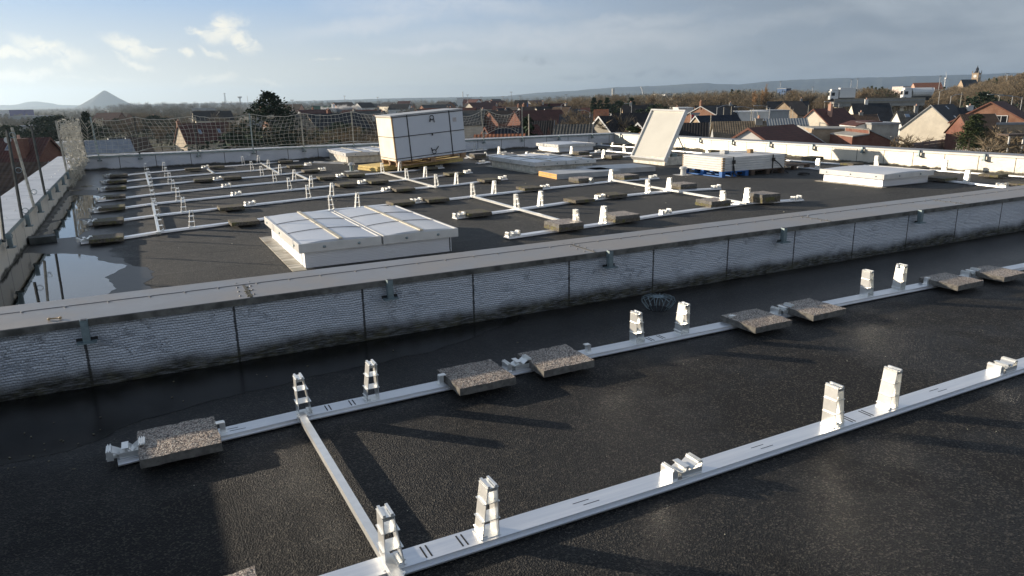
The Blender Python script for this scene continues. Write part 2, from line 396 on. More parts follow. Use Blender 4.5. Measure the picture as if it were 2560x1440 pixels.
def water_f(N, b, g, o):
    N.set(b.inputs['Base Color'], N.mix(N.ramp(N.noise(g, 3, 3), .4, .6), (.006, .006, .005, 1), (.012, .011, .009, 1)))
    bump(N, b, N.noise(N.scale(g, (3, 9, 1)), 1.0, 3, .5), .0009, .5)
M_water = mat('standing rain water', (.01, .01, .01), .025, 0, .75, water_f)
M_water.node_tree.nodes['Principled BSDF'].inputs['IOR'].default_value = 1.6
M_water2 = M_water.copy(); M_water2.name = 'shallow rain film'
M_water2.node_tree.nodes['Principled BSDF'].inputs['IOR'].default_value = 1.33
M_water2.node_tree.nodes['Principled BSDF'].inputs['Roughness'].default_value = .22
M_film = M_water.copy(); M_film.name = 'damp film'; M_film.node_tree.nodes['Principled BSDF'].inputs['Roughness'].default_value = .46; M_film.node_tree.nodes['Principled BSDF'].inputs['IOR'].default_value = 1.4
M_water2.node_tree.nodes['Principled BSDF'].inputs['Specular IOR Level'].default_value = .5

def dome_f(N, b, g, o):
    n = N.noise(g, .9, 2, .5); d = N.noise(g, 4, 4, .65); b.inputs['Roughness'].default_value = .32
    col = N.mix(N.ramp(n, .4, .65), (.56, .58, .62, 1), (.66, .66, .66, 1))
    col = N.mix(N.math('MULTIPLY', N.ramp(d, .62, .74), .35), col, (.45, .38, .27, 1))
    N.set(b.inputs['Base Color'], col)
M_dome = mat('opal dome sheet', (.6, .6, .6), .22, 0, .6, dome_f)
M_white = simple('white coated frame', (.62, .61, .58), .42, 0, .08, 4, use='g')
M_creamf = simple('cream bead strip', (.52, .47, .36), .5, 0, .18, 9, use='g')
M_curb = simple('pale curb flashing', (.55, .52, .45), .55, .1, .25, 8, .004, 30, use='g')
def flash_f(N, b, g, o):
    n = N.noise(N.scale(g, (1, 22, 1)), 1.0, 4, .6); m = N.noise(g, 4, 5, .7)
    col = N.mix(N.ramp(n, .4, .6), (.30, .27, .20, 1), (.58, .54, .46, 1))
    col = N.mix(N.math('MULTIPLY', N.ramp(m, .5, .68), .75), col, (.16, .11, .06, 1))
    N.set(b.inputs['Base Color'], col); bump(N, b, n, .006)
M_flash = mat('stained ribbed flashing', (.5, .45, .38), .6, .2, .5, flash_f)
M_ply = simple('pale carton board', (.82, .74, .60), .7, 0, .10, 2, .001, 40, use='g')
M_panelback = simple('white panel backsheet', (.62, .64, .67), .42, 0, .02, 2)
M_wood = simple('pallet wood', (.36, .22, .12), .75, 0, .35, 6, .003, 40, use='g')
M_woodD = simple('dark wet pallet wood', (.09, .062, .045), .8, 0, .4, 6, .003, 40, use='g')
M_blue = simple('blue painted pallet wood', (.015, .115, .36), .6, 0, .25, 7, .002, 40, use='g')
M_yel = simple('yellow insulation foam', (.62, .47, .18), .85, 0, .16, 5, .004, 60, use='g')
M_oran = simple('orange foam edge', (.70, .36, .10), .8, 0, .15, 6, .003, 60, use='g')
M_foilb = simple('grey board facing', (.46, .46, .45), .45, .1, .12, 3, use='g')
M_cardb = simple('brown cardboard', (.34, .22, .11), .8, 0, .15, 9, use='g')
M_rope = simple('pale net rope', (.54, .51, .43), .85, 0, .2, 6, use='g')
M_bone = simple('tan bone material', (.42, .30, .16), .6, 0, .2, 60, use='g')
def litter_f(N, b, g, o):
    pass

# ------------------------------------------------------------------ roof decks
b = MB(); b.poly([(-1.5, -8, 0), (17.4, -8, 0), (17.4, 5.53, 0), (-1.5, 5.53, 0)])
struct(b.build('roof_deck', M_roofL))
b = MB(); b.poly([(-1.5, 6.13, UZ), (17.4, 6.13, UZ), (17.4, 24.6, UZ), (-1.5, 24.6, UZ)])
struct(b.build('roof_deck', M_roofU))
# the hall the roofs belong to
M_wallout = simple('render of the hall', (.45, .42, .38), .85, 0, .15, .5, use='g')
b = MB(); b.bx(-2.03, 17.98, -8.5, 25.13, GZ, -.25); b.build('hall_building', M_wallout)
tag(D.objects['hall_building'], 'rendered hall under the two flat roofs, hidden below the parapets', 'building')

def puddle(pts, z, name='puddle', seed=1, amp=.03):
    rnd = random.Random(seed); P2 = []
    n = len(pts)
    for i in range(n):
        a, c = Vector(pts[i]), Vector(pts[(i+1) % n]); L = (c-a).length; k = max(1, int(L/.04)); ph_ = rnd.uniform(0, 6)
        for j in range(k):
            q = a.lerp(c, j/k); t = amp*.7*math.sin(ph_+j*.45)*math.sin(j/k*math.pi)+rnd.uniform(-amp, amp)*.25; nn = Vector((-(c-a).y, (c-a).x)).normalized() if L > 0 else Vector((0, 0))
            edge = q.x < -1.45 or q.y > 5.5 and q.y < 5.56 or q.y < 6.16 and q.y > 6.1
            q2 = q if edge else q + nn*t
            P2.append((q2.x, q2.y, z))
    m = MB(); m.poly(P2); return struct(m.build(name, (M_water if z > .05 else M_water2) if name == 'puddle' else M_film))
def pp(lst, z): return [tuple(at(x, y, z)[:2]) for x, y in lst]
# near-left puddle of the upper roof, the long one by the left parapet and the wet strip at the foot of the middle parapet
puddle([(-1.497, 6.14), (-.75, 6.14), (-.30, 6.14), (-.12, 7.3)] + pp([(268, 738), (292, 722), (275, 706), (262, 694), (296, 676), (318, 664), (282, 658), (248, 652), (236, 640), (200, 636), (95, 634)], UZ) + [(-1.497, 11.0)], UZ+.003, seed=3, amp=.03)
puddle([(-1.498, 6.14), (-.22, 6.14), (-.08, 6.7), (.06, 7.5), (-.12, 8.3), (.0, 8.9), (-.28, 9.6), (-.5, 10.4), (-.45, 11.6), (-.7, 12.6), (-.4, 13.6), (-.7, 14.6), (-.5, 15.6), (-.8, 17.0), (-.9, 18.6), (-1.40, 19.4)], UZ+.0015, name='damp_film', seed=13, amp=.06)
puddle([(-1.35, 11.95)] + pp([(196, 592), (205, 583), (232, 572), (225, 560), (195, 548), (160, 549)], UZ) + [(-1.40, 13.6)], UZ+.004, seed=4, amp=.03)
puddle([(-1.40, 14.0)] + pp([(228, 546), (236, 520), (248, 502), (250, 490), (188, 487)], UZ) + [(-1.40, 17.6)], UZ+.004, seed=5, amp=.03)
puddle([(-1.497, 5.528), (-1.497, 4.1)] + pp([(0, 1165), (120, 1138), (235, 1105), (290, 1075), (420, 1035), (620, 980), (860, 925), (1080, 880)], 0) + [(2.9, 5.42), (2.9, 5.528)], .0015, seed=6, amp=.03)
for i, q in enumerate(((150, 478, 60, 3), (195, 467, 45, 3), (170, 452, 40, 2), (1400, 738, 60, 8), (1750, 700, 120, 6))):
    z = UZ if i < 3 else 0
    puddle(pp([(q[0], q[1]), (q[0]+q[2]*.5, q[1]+q[3]*.5), (q[0]+q[2], q[1]-q[3]), (q[0]+q[2]*.4, q[1]-q[3])], z), z+.004, seed=20+i, amp=.01)

# ------------------------------------------------------------------ parapets
def bracket_mesh(m):
    bb = MB()                      # +x out of the wall face; origin at the coping lip
    bb.box((.030, 0, -.045), (.050, .046, .15)); bb.box((.035, 0, -.125), (.09, .12, .010))
    bb.k = 1; bb.box((.012, .0, -.112), (.012, .13, .022)); bb.box((.030, 0, .031), (.040, .036, .004))
    return bb.mesh('post_bracket', [m, M_black])
BR = bracket_mesh(M_galv)
def parapet(label, x0, x1, y0, y1, base, top, facef, copm, seam=None, ax=0, brackets=(), face=None, joints=()):
    t = thing('parapet', label, 'parapet wall', ((x0+x1)/2, (y0+y1)/2, base))
    inv = -Vector(t.location)
    f = MB(); f.bx(x0, x1, y0, y1, -.3, top-.032); f.v = [tuple(Vector(v)+inv) for v in f.v]; f.build('facing', facef, t)
    c = MB(); ov = .035
    c.bx(x0-ov, x1+ov, y0-ov, y1+ov, top-.006, top)
    c.k = 1
    for (a, b_, e, g) in ((x0-ov, x1+ov, y0-ov, y0-ov+.004), (x0-ov, x1+ov, y1+ov-.004, y1+ov), (x0-ov, x0-ov+.004, y0-ov+.004, y1+ov-.004), (x1+ov-.004, x1+ov, y0-ov+.004, y1+ov-.004)):
        c.bx(a, b_, e, g, top-.052, top-.006)
    c.k = 0
    if ax == 0:
        ys = y1-.19                # overlap step along the coping, with rivets
        c.bx(x0-ov+.002, x1+ov-.002, ys, y1+ov-.002, top, top+.004)
        rnd = random.Random(3); x = x0+.1
        while x < x1:
            c.lathe((x, ys-.022, top), [(.011, 0), (.009, .006), (.003, .009)], 8); x += rnd.uniform(.24, .30)
        for jx in joints:
            for dy in (-.36, -.22, -.08, .06):
                for dx in (-.05, .05): c.lathe((jx+dx+dy*.05, ys+dy, top), [(.010, 0), (.008, .006), (.003, .008)], 8)
            c.k = 1; c.bx(jx-.012, jx+.012, y0-ov+.004, ys-.02, top, top+.0025); c.k = 0
    else:
        y = y0+.2
        while y < y1:
            for fx in (.2, .75): c.lathe((x0+(x1-x0)*fx, y, top), [(.011, 0), (.009, .006), (.003, .009)], 8)
            y += .8
        for jy in joints: c.k = 1; c.bx(x0-ov+.004, x1+ov-.004, jy-.004, jy+.004, top, top+.0015); c.k = 0
    c.v = [tuple(Vector(v)+inv) for v in c.v]; c.build('coping', copm, t)
    for p, rz in brackets:
        o = link('post_bracket', BR, t, loc=Vector(p)+inv, rz=rz)
    return t
PI = math.pi
parapet('long foil faced parapet with wide grey coping between the two roofs', -1.495, 17.395, 5.53, 6.13, 0, .5, M_foilX, [M_coping, M_edge], ax=0,
        brackets=[((x, 5.493, .475), -PI/2) for x in (-.47, 1.68, 3.84, 6.12, 8.45)], joints=(.62, 6.9, 3.7, 9.4))
parapet('shaded foil faced parapet at the far edge under the safety net', -1.495, 17.395, 24.6, 25.15, UZ, .5, M_foilXf, [M_copL, M_galv], ax=0,
        brackets=[((x, 24.563, .475), -PI/2) for x in (-1.0, .07, 1.69, 3.33, 4.93, 6.6, 8.2, 9.9, 11.5, 13.12, 14.75, 16.3)])
parapet('left parapet with broad pale coping carrying bare net posts', -2.05, -1.5, -8, 25.15, UZ, .5, M_foilY, [M_copL, M_galv], ax=1,
        brackets=[((-1.463, y, .475), 0) for y in (9.87, 11.58, 13.04, 14.72, 16.08, 17.55, 18.9, 20.5)], joints=(11.2, 14.2, 17.2))
parapet('sunlit foil faced parapet along the right edge of the roof', 17.4, 17.95, -8, 25.15, UZ, .5, M_foilY, [M_coping, M_white], ax=1,
        brackets=[((17.363, y, .475), PI) for y in (8.3, 9.86, 11.45, 13.06, 14.69, 16.3, 17.9, 19.46, 21.1, 22.7, 24.1)])

# ------------------------------------------------------------------ mounting system
def plate(m, p1, p2, th, y0, y1):
    a, c = Vector((p1[0], 0, p1[1])), Vector((p2[0], 0, p2[1])); d = (c-a).normalized(); n = Vector((-d.z, 0, d.x))*(th/2)
    q = [a-n, c-n, c+n, a+n]
    m.hexa([(v.x, y0, v.z) for v in q] + [(v.x, y1, v.z) for v in q])
def tower_mesh(h, flip, w=.088, solid=False):
    m = MB(); s = -1 if flip else 1
    lb, lt, rb, rt_ = -.030*s, -.028*s, .050*s, .018*s
    y0, y1 = -w/2, w/2
    plate(m, (lb, 0), (lt, h-.012), .0035, y0, y1)
    plate(m, (rb, 0), (rt_, h-.012), .0035, y0, y1)
    for k in (1, 2):
        z = h*k/3.0; f = z/h; xl, xr = lb+(lt-lb)*f, rb+(rt_-rb)*f
        plate(m, (xl-.010*s, z), (xr+.012*s, z), .003, y0+.002, y1-.002)
    m.box((s*-.005, 0, h-.011), (.056, w, .004))
    m.box((s*-.005-.017, 0, h-.003), (.012, w, .009)); m.box((s*-.005+.017, 0, h-.003), (.012, w, .009))
    m.box((s*-.005, 0, h-.024), (.050, w-.004, .004))
    m.box((s*.010, 0, .002), (.100, w, .003)); m.box((s*.036, 0, .009), (.018, w, .012))
    m.tube([(s*.050, -w/2-.003, .026), (s*.050, w/2+.003, .026)], .004, 6)
    return m.mesh('support_post', M_alu2)
TW = {(k, f): tower_mesh(h, f) for k, h in (('t', .250), ('s', .11)) for f in (0, 1)}
def clamp_mesh():
    m = MB()
    m.box((-.095, 0, .022), (.003, .092, .05)); m.box((.095, 0, .028), (.003, .092, .058))
    m.box((-.084, 0, .049), (.026, .094, .006)); m.box((.080, 0, .058), (.034, .094, .006))
    for x, z in ((-.088, .055), (-.076, .055), (.070, .064), (.082, .064), (.092, .064)): m.box((x, 0, z), (.004, .094, .010))
    plate(m, (-.070, .046), (-.030, .022), .004, -.045, .045); plate(m, (-.030, .022), (.015, .045), .004, -.044, .044)
    plate(m, (.015, .045), (.030, .030), .004, -.045, .045); plate(m, (.030, .030), (.066, .055), .004, -.044, .044)
    m.box((0, 0, .010), (.20, .086, .003)); m.box((.0, 0, .040), (.012, .092, .026)); m.box((-.004, 0, .054), (.034, .092, .004)); m.box((.03, -.0465, .018), (.13, .003, .030)); m.box((-.078, -.0465, .022), (.03, .003, .046))
    return m.mesh('rail_clamp', M_alu2)
CL = clamp_mesh()
def hook_mesh():      # little angle that grips a slab
    m = MB(); m.box((0, 0, .030), (.030, .040, .060)); m.box((-.012, 0, .062), (.045, .040, .005)); m.box((.0, 0, .002), (.05, .05, .004))
    return m.mesh('slab_hook', M_alu2)
HK = hook_mesh()
PROF = [(-.075, .009), (-.076, .0165), (-.073, .0165), (-.070, .0125), (-.058, .0125), (-.056, .032), (-.060, .036), (.060, .036), (.056, .032), (.058, .0125), (.070, .0125), (.073, .0165), (.076, .0165), (.075, .009)]

def rail(label, line, zr, towers=(), clamps=(), hooks=(), slots=(), group='rails of the solar mounting grid', ends=True):
    """line: pixels of the rail's top centre; towers: (px, py_base, kind, flip)"""
    pts = [at(x, y, zr+.034) for x, y in line]
    t = thing('mounting_rail', label, 'mounting rail', (pts[0].x, pts[0].y, zr), 0, group)
    o0 = Vector((pts[0].x, pts[0].y, zr))
    m = MB()
    loc = [Vector((p.x, p.y, zr)) - o0 for p in pts]
    sides = []
    for i in range(len(loc)):
        d = (loc[min(i+1, len(loc)-1)] - loc[max(i-1, 0)]).normalized(); sides.append(Vector((-d.y, d.x, 0)))
    n = len(PROF); i0 = 0
    for p, s in zip(loc, sides):
        for u, z in PROF: m.v.append(tuple(p + s*u + Vector((0, 0, z))))
    for j in range(len(loc)-1):
        for k in range(n):
            m.f.append((j*n+k, j*n+(k+1) % n, (j+1)*n+(k+1) % n, (j+1)*n+k)[::-1]); m.m.append(0)
    m.f.append(tuple(range(n))); m.m.append(0); m.f.append(tuple(reversed(range((len(loc)-1)*n, len(loc)*n)))); m.m.append(0)
    def onrail(px):
        for (x0, y0), (x1, y1) in zip(line, line[1:]):
            if x0 <= px <= x1 or (x1, y1) == line[-1]:
                return at(px, y0+(y1-y0)*(px-x0)/(x1-x0), zr+.034) - o0
    ang = lambda: math.atan2((loc[-1]-loc[0]).y, (loc[-1]-loc[0]).x)
    for (x0, x1) in zip(loc, loc[1:]):
        k_ = max(1, int((x1-x0).length/1.2))
        for j in range(k_): q_ = x0.lerp(x1, (j+.5)/k_); m.box((q_.x, q_.y, .0052), (.12, .09, .0092))
    m.k = 1
    for px, kind in slots:
        c = onrail(px); c.z = .0362
        if kind == 'a':
            for dx in (-.012, .012): m.box(c+Vector((dx, 0, 0)), (.007, .085, .0016))
        else:
            for dx, dy in ((-.02, .016), (.02, -.016)): m.box(c+Vector((dx, dy, 0)), (.09, .003, .0016))
    m.build('channel', [M_alu, M_dark], t)
    for tw in towers:
        px, kind, flip = tw
        c = onrail(px); c.z = .036; link('support_post', TW[(kind, flip)], t, loc=c)
    for px in clamps:
        c = onrail(px); c.z = .036; link('rail_clamp', CL, t, loc=c, rz=ang())
    for px, f in hooks:
        c = onrail(px); c.z = .036; link('slab_hook', HK, t, loc=c, rz=0 if f > 0 else PI)
    return t
def AB(xs, kind='t', start=0): return [(x, kind, (i+start) % 2) for i, x in enumerate(xs)]

# near roof: two rails
rail('near rail running off the right edge at the bottom of the photo', [(760, 1476), (960, 1412), (1650, 1199), (2620, 888), (3050, 752)], 0,
     towers=AB([975, 1222, 2078, 2220]), clamps=[1703, 2503],
     slots=[(1065, 'a'), (1155, 'a'), (1465, 'b'), (1905, 'b'), (2120, 'a'), (2165, 'a'), (2345, 'b')])
rail('near rail with pebbled slabs, second from the bottom of the photo', [(292, 1142), (750, 1035), (1110, 958), (1480, 878), (2110, 750), (2700, 636), (3300, 525)], 0,
     towers=AB([757, 932, 1590, 1706, 2164, 2247]), clamps=[318, 1292, 1955, 2425],
     hooks=[(558, 1), (1102, -1), (1827, -1), (2315, -1), (1470, 1)],
     slots=[(820, 'a'), (880, 'a'), (1625, 'a'), (1652, 'a'), (585, 'b')])
# extra bolt knob on one post
b = MB(); b.lathe((0, 0, 0), [(.014, 0), (.018, .012), (.010, .02), (.010, .03)], 10); b.box((0, 0, .034), (.05, .012, .006))
p = at(2247, 668, .30); tag(b.build('clamp_nut', M_alu2, loc=(p.x, p.y, .290)), 'small T-shaped clamp standing on the rightmost near support post', 'clamp')

slab_meshes = {}
def slab_mesh(kind, sx, sy, seed):
    rnd = random.Random(seed); m = MB(); th = .052
    nx, ny = 10, 8
    grid = {}
    def pt(i, j, top):
        x = -sx/2+sx*i/nx; y = -sy/2+sy*j/ny
        e = (i in (0, nx)) or (j in (0, ny))
        jit = rnd.uniform(-.004, .004) if e else 0
        z = th/2 + (rnd.uniform(-.0035, .001) if e else rnd.uniform(-.0015, .0015)) if top else -th/2
        if e and top: x *= 1-.006; y *= 1-.006
        return (x+(jit if j in (0, ny) else 0)*.5+(jit if i in (0, nx) else 0), y+(jit if j in (0, ny) else 0), z)
    for top in (1, 0):
        for i in range(nx+1):
            for j in range(ny+1):
                grid[(i, j, top)] = len(m.v); m.v.append(pt(i, j, top))
    for i in range(nx):
        for j in range(ny):
            g = [grid[(i, j, 1)], grid[(i+1, j, 1)], grid[(i+1, j+1, 1)], grid[(i, j+1, 1)]]; m.f.append(tuple(g)); m.m.append(0)
            g = [grid[(i, j, 0)], grid[(i, j+1, 0)], grid[(i+1, j+1, 0)], grid[(i+1, j, 0)]]; m.f.append(tuple(g)); m.m.append(1)
    per = [(i, 0) for i in range(nx)] + [(nx, j) for j in range(ny)] + [(i, ny) for i in range(nx, 0, -1)] + [(0, j) for j in range(ny, 0, -1)]
    for k in range(len(per)):
        a, c = per[k], per[(k+1) % len(per)]
        m.f.append((grid[(*a, 0)], grid[(*c, 0)], grid[(*c, 1)], grid[(*a, 1)])); m.m.append(1)
    return m.mesh('slab', [M_pebble if kind == 'p' else M_mossy, M_conc if kind == 'p' else M_mossy])
for k in 'pm':
    for s in range(3): slab_meshes[(k, s)] = slab_mesh(k, .415, .40, 11+s*5+ord(k))
nslab = 0
def slab(px, py, zb, kind, label, rz=None, group='ballast slabs on the mounting rails'):
    """px,py: centre of the slab's top face; zb: underside height"""
    global nslab; nslab += 1
    c = at(px, py, zb+.045)
    rz = random.uniform(-.03, .03) if rz is None else rz
    o = link('ballast_slab', slab_meshes[(kind, nslab % 3)], None, loc=(c.x, c.y, zb+.0235), rz=rz)
    return tag(o, label, 'paving slab', group)
ZL = .037
slab(447, 1093, ZL, 'p', 'pebbled slab alone at the left end of the second near rail, half in shade', 0.02)
slab(1190, 934, ZL, 'p', 'pebbled slab on the second near rail, left one of the first pair from left', 0.0)
slab(1388, 893, ZL, 'p', 'pebbled slab on the second near rail, right one of the first pair from left', 0.0)
slab(1890, 795, ZL, 'p', 'pebbled slab on the second near rail, left slab of the pair below the drain basket', 0.0)
slab(2028, 767, ZL, 'p', 'pebbled slab on the second near rail, right slab of the pair below the drain basket', 0.01)
slab(2378, 698, ZL, 'p', 'pebbled slab on the second near rail, left one of the pair at the right edge', 0.0)
slab(2490, 678, ZL, 'p', 'pebbled slab on the second near rail, cut by the right edge of the photo', 0.0)
slab(516, 1536, ZL, 'p', 'pebbled slab of which one corner shows at the bottom edge', 0.05)

def brace(label, p0, p1, z, w=.040, h=.036, group='cross braces between the rails'):
    a, c = at(*p0, z+h), at(*p1, z+h); a.z = c.z = z
    L = (c-a).length; t = thing('cross_brace', label, 'cross brace', a, math.atan2((c-a).y, (c-a).x), group)
    m = MB(); m.prism([(-w/2, 0), (-w/2, h), (w/2, h), (w/2, 0), (w/2-.006, 0), (w/2-.006, h-.006), (-w/2+.006, h-.006), (-w/2+.006, 0)], (0, 0, 0), (1, 0, 0), L)
    m.build('beam', M_alu2, t)
    for x in (.05, L-.05):
        b_ = MB(); b_.box((x, 0, h*.45), (.04, w+.012, h*.9+.004))
        for q in (-1, 1): b_.tube([(x, q*(w/2+.004), .03), (x, q*(w/2+.014), .03)], .007, 6)
        b_.build('end_bracket', M_alu2, t)
    return t
brace('long pale cross brace joining the two near rails', (751, 1030), (1003, 1452), .038)

# upper roof rows -------------------------------------------------
ZR = UZ+.001; ZS = ZR+.038
def ladder(label_row, line, towers, clamps, slabs, **kw):
    rail('mounting rail, '+label_row, line, ZR, towers, clamps, **kw)
    n = len(slabs)
    k = 0
    for s in slabs:
        (x0, x1, y0, y1), cnt = s[0], s[1]; nm = s[2] if len(s) > 2 else None
        # top face centre of the pile seen in the photograph
        for j in range(cnt):
            zb = ZS + j*.047
            cx = (x0+x1)/2
            ybase = y1 - (.023+.0)*0
            # centre of bbox corresponds to the middle of the pile's height
            zmid = ZS + cnt*.0465/2
            c = at(cx, (y0+y1)/2, zmid)
            o_px = c
            which = nm or ('slab %s from left' % ORD[k])
            if n == 1: which = nm or 'slab the only one'
            pile = '' if cnt == 1 else (', top of pile' if j == cnt-1 else (', bottom of pile' if j == 0 else ', middle of pile'))
            global nslab; nslab += 1
            o = link('ballast_slab', slab_meshes[('p' if (cnt > 1 and j == cnt-1) else 'm', nslab % 3)], None, loc=(c.x+random.uniform(-.008, .008), c.y+random.uniform(-.008, .008), zb+.0235), rz=random.uniform(-.035, .035))
            tag(o, 'slab on the %s, %s%s' % (label_row, which.replace('slab ', ''), pile), 'paving slab', 'ballast slabs on the mounting rails')
        k += 1
T = AB
ladder('rearmost row of the left field', [(262, 442), (370, 431), (520, 418), (655, 408), (745, 401)], T([366, 411, 608, 647]), [268, 513],
       [((275, 320, 433, 443), 1), ((461, 505, 417, 428), 1), ((520, 565, 412, 422), 1), ((691, 735, 399, 408), 1)])
ladder('second left field row from the rear', [(255, 458), (370, 446), (520, 434), (640, 425), (776, 411)], T([373, 417, 630, 672]), [262, 770],
       [((268, 318, 447, 458), 1), ((717, 760, 411, 420), 1)])
ladder('third left field row from the rear', [(248, 476), (370, 463), (480, 453), (655, 440), (812, 424)], T([377, 426, 655, 701]), [256, 544, 805],
       [((262, 317, 463, 475), 1), ((483, 535, 444, 455), 1), ((556, 605, 438, 449), 1), ((749, 803, 421, 432), 1)])
ladder('fourth left field row from the rear', [(240, 502), (380, 485), (565, 466), (775, 447), (952, 432), (1108, 418)], T([380, 435, 687, 737, 956, 1000]), [250, 566, 850, 1098],
       [((254, 315, 484, 500), 1), ((789, 845, 437, 450), 1), ((861, 912, 431, 443), 1), ((1049, 1092, 415, 425), 1)])
ladder('fifth left field row from the rear', [(230, 529), (384, 508), (600, 486), (835, 463), (1017, 448), (1178, 430)], T([384, 447, 724, 779, 1017, 1064]), [238, 591, 905, 1168],
       [((246, 313, 508, 530), 1), ((835, 897, 454, 468), 1), ((915, 970, 447, 460), 1), ((1109, 1161, 428, 440), 1)])
ladder('sixth left field row from the rear', [(218, 560), (400, 536), (620, 512), (771, 495), (955, 477), (1135, 461), (1265, 446)], T([390, 461, 771, 831, 1091, 1142]), [226, 625, 966, 1256],
       [((233, 312, 541, 564), 1), ((542, 611, 509, 527), 1), ((972, 1040, 465, 480), 1), ((1190, 1255, 443, 457), 1)])
ladder('seventh left field row from the rear', [(200, 605), (312, 592), (400, 578), (568, 557), (830, 524), (1126, 496), (1360, 470), (1532, 452), (1645, 444)],
       T([400, 482, 828, 895, 1182, 1236]) + [(1478, 's', 0), (1528, 't', 1)], [212, 1040, 1362, 1632],
       [((220, 311, 582, 609), 1), ((568, 650, 542, 566), 1), ((963, 1040, 497, 516), 1), ((1049, 1127, 489, 507), 1), ((1286, 1362, 461, 479), 1),
        ((1416, 1492, 436, 462), 2), ((1537, 1594, 431, 452), 2)])
ladder('middle row right of the twin skylight', [(1136, 543), (1289, 523), (1415, 505), (1575, 486), (1677, 476), (1800, 470)], T([1291, 1352, 1619, 1673]), [1148, 1500, 1790],
       [((1142, 1232, 522, 542), 1), ((1404, 1493, 489, 510), 1), ((1486, 1574, 477, 497), 1), ((1661, 1750, 452, 475), 2)])
ladder('frontmost row by the middle parapet', [(1266, 592), (1369, 577), (1519, 556), (1644, 536), (1822, 512), (1867, 506), (2005, 498)], T([1440, 1509, 1806, 1867]), [1282, 1663, 1990],
       [((1369, 1450, 547, 577), 2), ((1502, 1600, 527, 557), 2), ((1742, 1822, 494, 518), 2), ((1862, 1952, 478, 507), 3)])
ladder('farthest short row right of the crate', [(1150, 379), (1216, 373)], [(1147, 't', 0), (1187, 't', 1)], [1200], [((1157, 1176, 368, 376), 1)])
ladder('second short row right of the crate', [(1165, 394), (1272, 382)], [(1248, 't', 1), (1214, 's', 0)], [1260], [((1171, 1218, 383, 396), 3, 'left')])
ladder('third short row right of the crate', [(1245, 393), (1345, 386)], [(1281, 's', 0), (1317, 's', 1)], [1331], [((1254, 1290, 384, 391), 2)])
ladder('farther row behind the wide skylight', [(1355, 391), (1515, 378)], [(1395, 't', 0), (1429, 't', 1)], [1494], [((1359, 1406, 380, 389), 2), ((1435, 1470, 377, 387), 2)])
ladder('nearer row behind the wide skylight', [(1430, 401), (1600, 388)], [(1477, 's', 0), (1509, 't', 1)], [1423], [((1434, 1485, 389, 399), 2), ((1514, 1552, 386, 396), 2)])
ladder('stub row between crate and wide skylight', [(1192, 408), (1222, 404)], [], [1205], [])
# rails along the right parapet (they run away from the eye)
rail('pale rail close along the foot of the right parapet', [(1493, 361), (1582, 367), (1700, 377), (1960, 399), (2330, 424), (2640, 446)], ZR,
     towers=[(1532, 's', 0), (1768, 's', 0), (1869, 's', 1), (2190, 't', 0), (2361, 't', 1)], clamps=[1500])
rail('pale rail one metre inside the right parapet', [(1515, 376), (1580, 382), (1700, 391), (2038, 421), (2350, 449), (2520, 467)], ZR,
     towers=[(1560, 't', 0), (1738, 's', 0), (2044, 't', 1), (2214, 's', 0), (2416, 't', 1)], clamps=[1524, 2505])
def wall_slab(bb, n, lab, z=ZS):
    c = at((bb[0]+bb[1])/2, (bb[2]+bb[3])/2, z+.023)
    for j in range(n):
        global nslab; nslab += 1
        o = link('ballast_slab', slab_meshes[('m', nslab % 3)], None, loc=(c.x, c.y, z+.0235+j*.047), rz=random.uniform(-.05, .05))
        tag(o, lab + ('' if n == 1 else (' (upper of two)' if j else ' (lower of two)')), 'paving slab', 'ballast slabs on the mounting rails')
wall_slab((1524, 1558, 356, 366), 1, 'mossy slab in the far right corner of the roof')
wall_slab((1484, 1524, 366, 374), 1, 'dark slab touching the right end of the farthest white skylight')
wall_slab((1678, 1706, 367, 375), 1, 'mossy slab behind the prop of the raised hatch')
wall_slab((1762, 1797, 373, 382), 1, 'mossy slab behind the white panel stack by the right parapet')
wall_slab((2004, 2058, 393, 403), 2, 'mossy slabs right of the panel stack at the right parapet')
wall_slab((2102, 2157, 406, 413), 1, 'mossy slab at the right parapet behind the right skylight')
wall_slab((2256, 2326, 415, 426), 1, 'slab at the right parapet above the right skylight corner')
wall_slab((2337, 2372, 441, 452), 1, 'slab touching the right end of the right skylight')
wall_slab((2446, 2521, 432, 443), 1, 'slab at the right parapet near the right edge of the photo')
wall_slab((2512, 2585, 452, 468), 1, 'slab cut by the right edge under a pale rail')
# cross braces
B = .040+UZ
brace('short cross brace at the left end of the first three far rows', (364, 430), (373, 463), B)
brace('cross brace at the left end over the fifth to seventh rows', (381, 506), (397, 580), B)
brace('tiny cross brace stub right of a slab pair in the farthest row', (519, 421), (535, 432), B)
brace('cross brace over the first three rows near the photo centre left', (652, 406), (699, 433), B)
brace('short cross brace between the third and fourth rows', (740, 433), (776, 449), B)
brace('cross brace in front of the yellow boards', (955, 429), (1092, 466), B)
brace('cross brace meeting a double slab pile above the middle parapet', (1180, 488), (1410, 551), B)
brace('cross brace on the right field crossing three rows', (1530, 448), (1868, 506), B)
brace('small cross brace right of the crate foot', (1152, 384), (1180, 394), B)
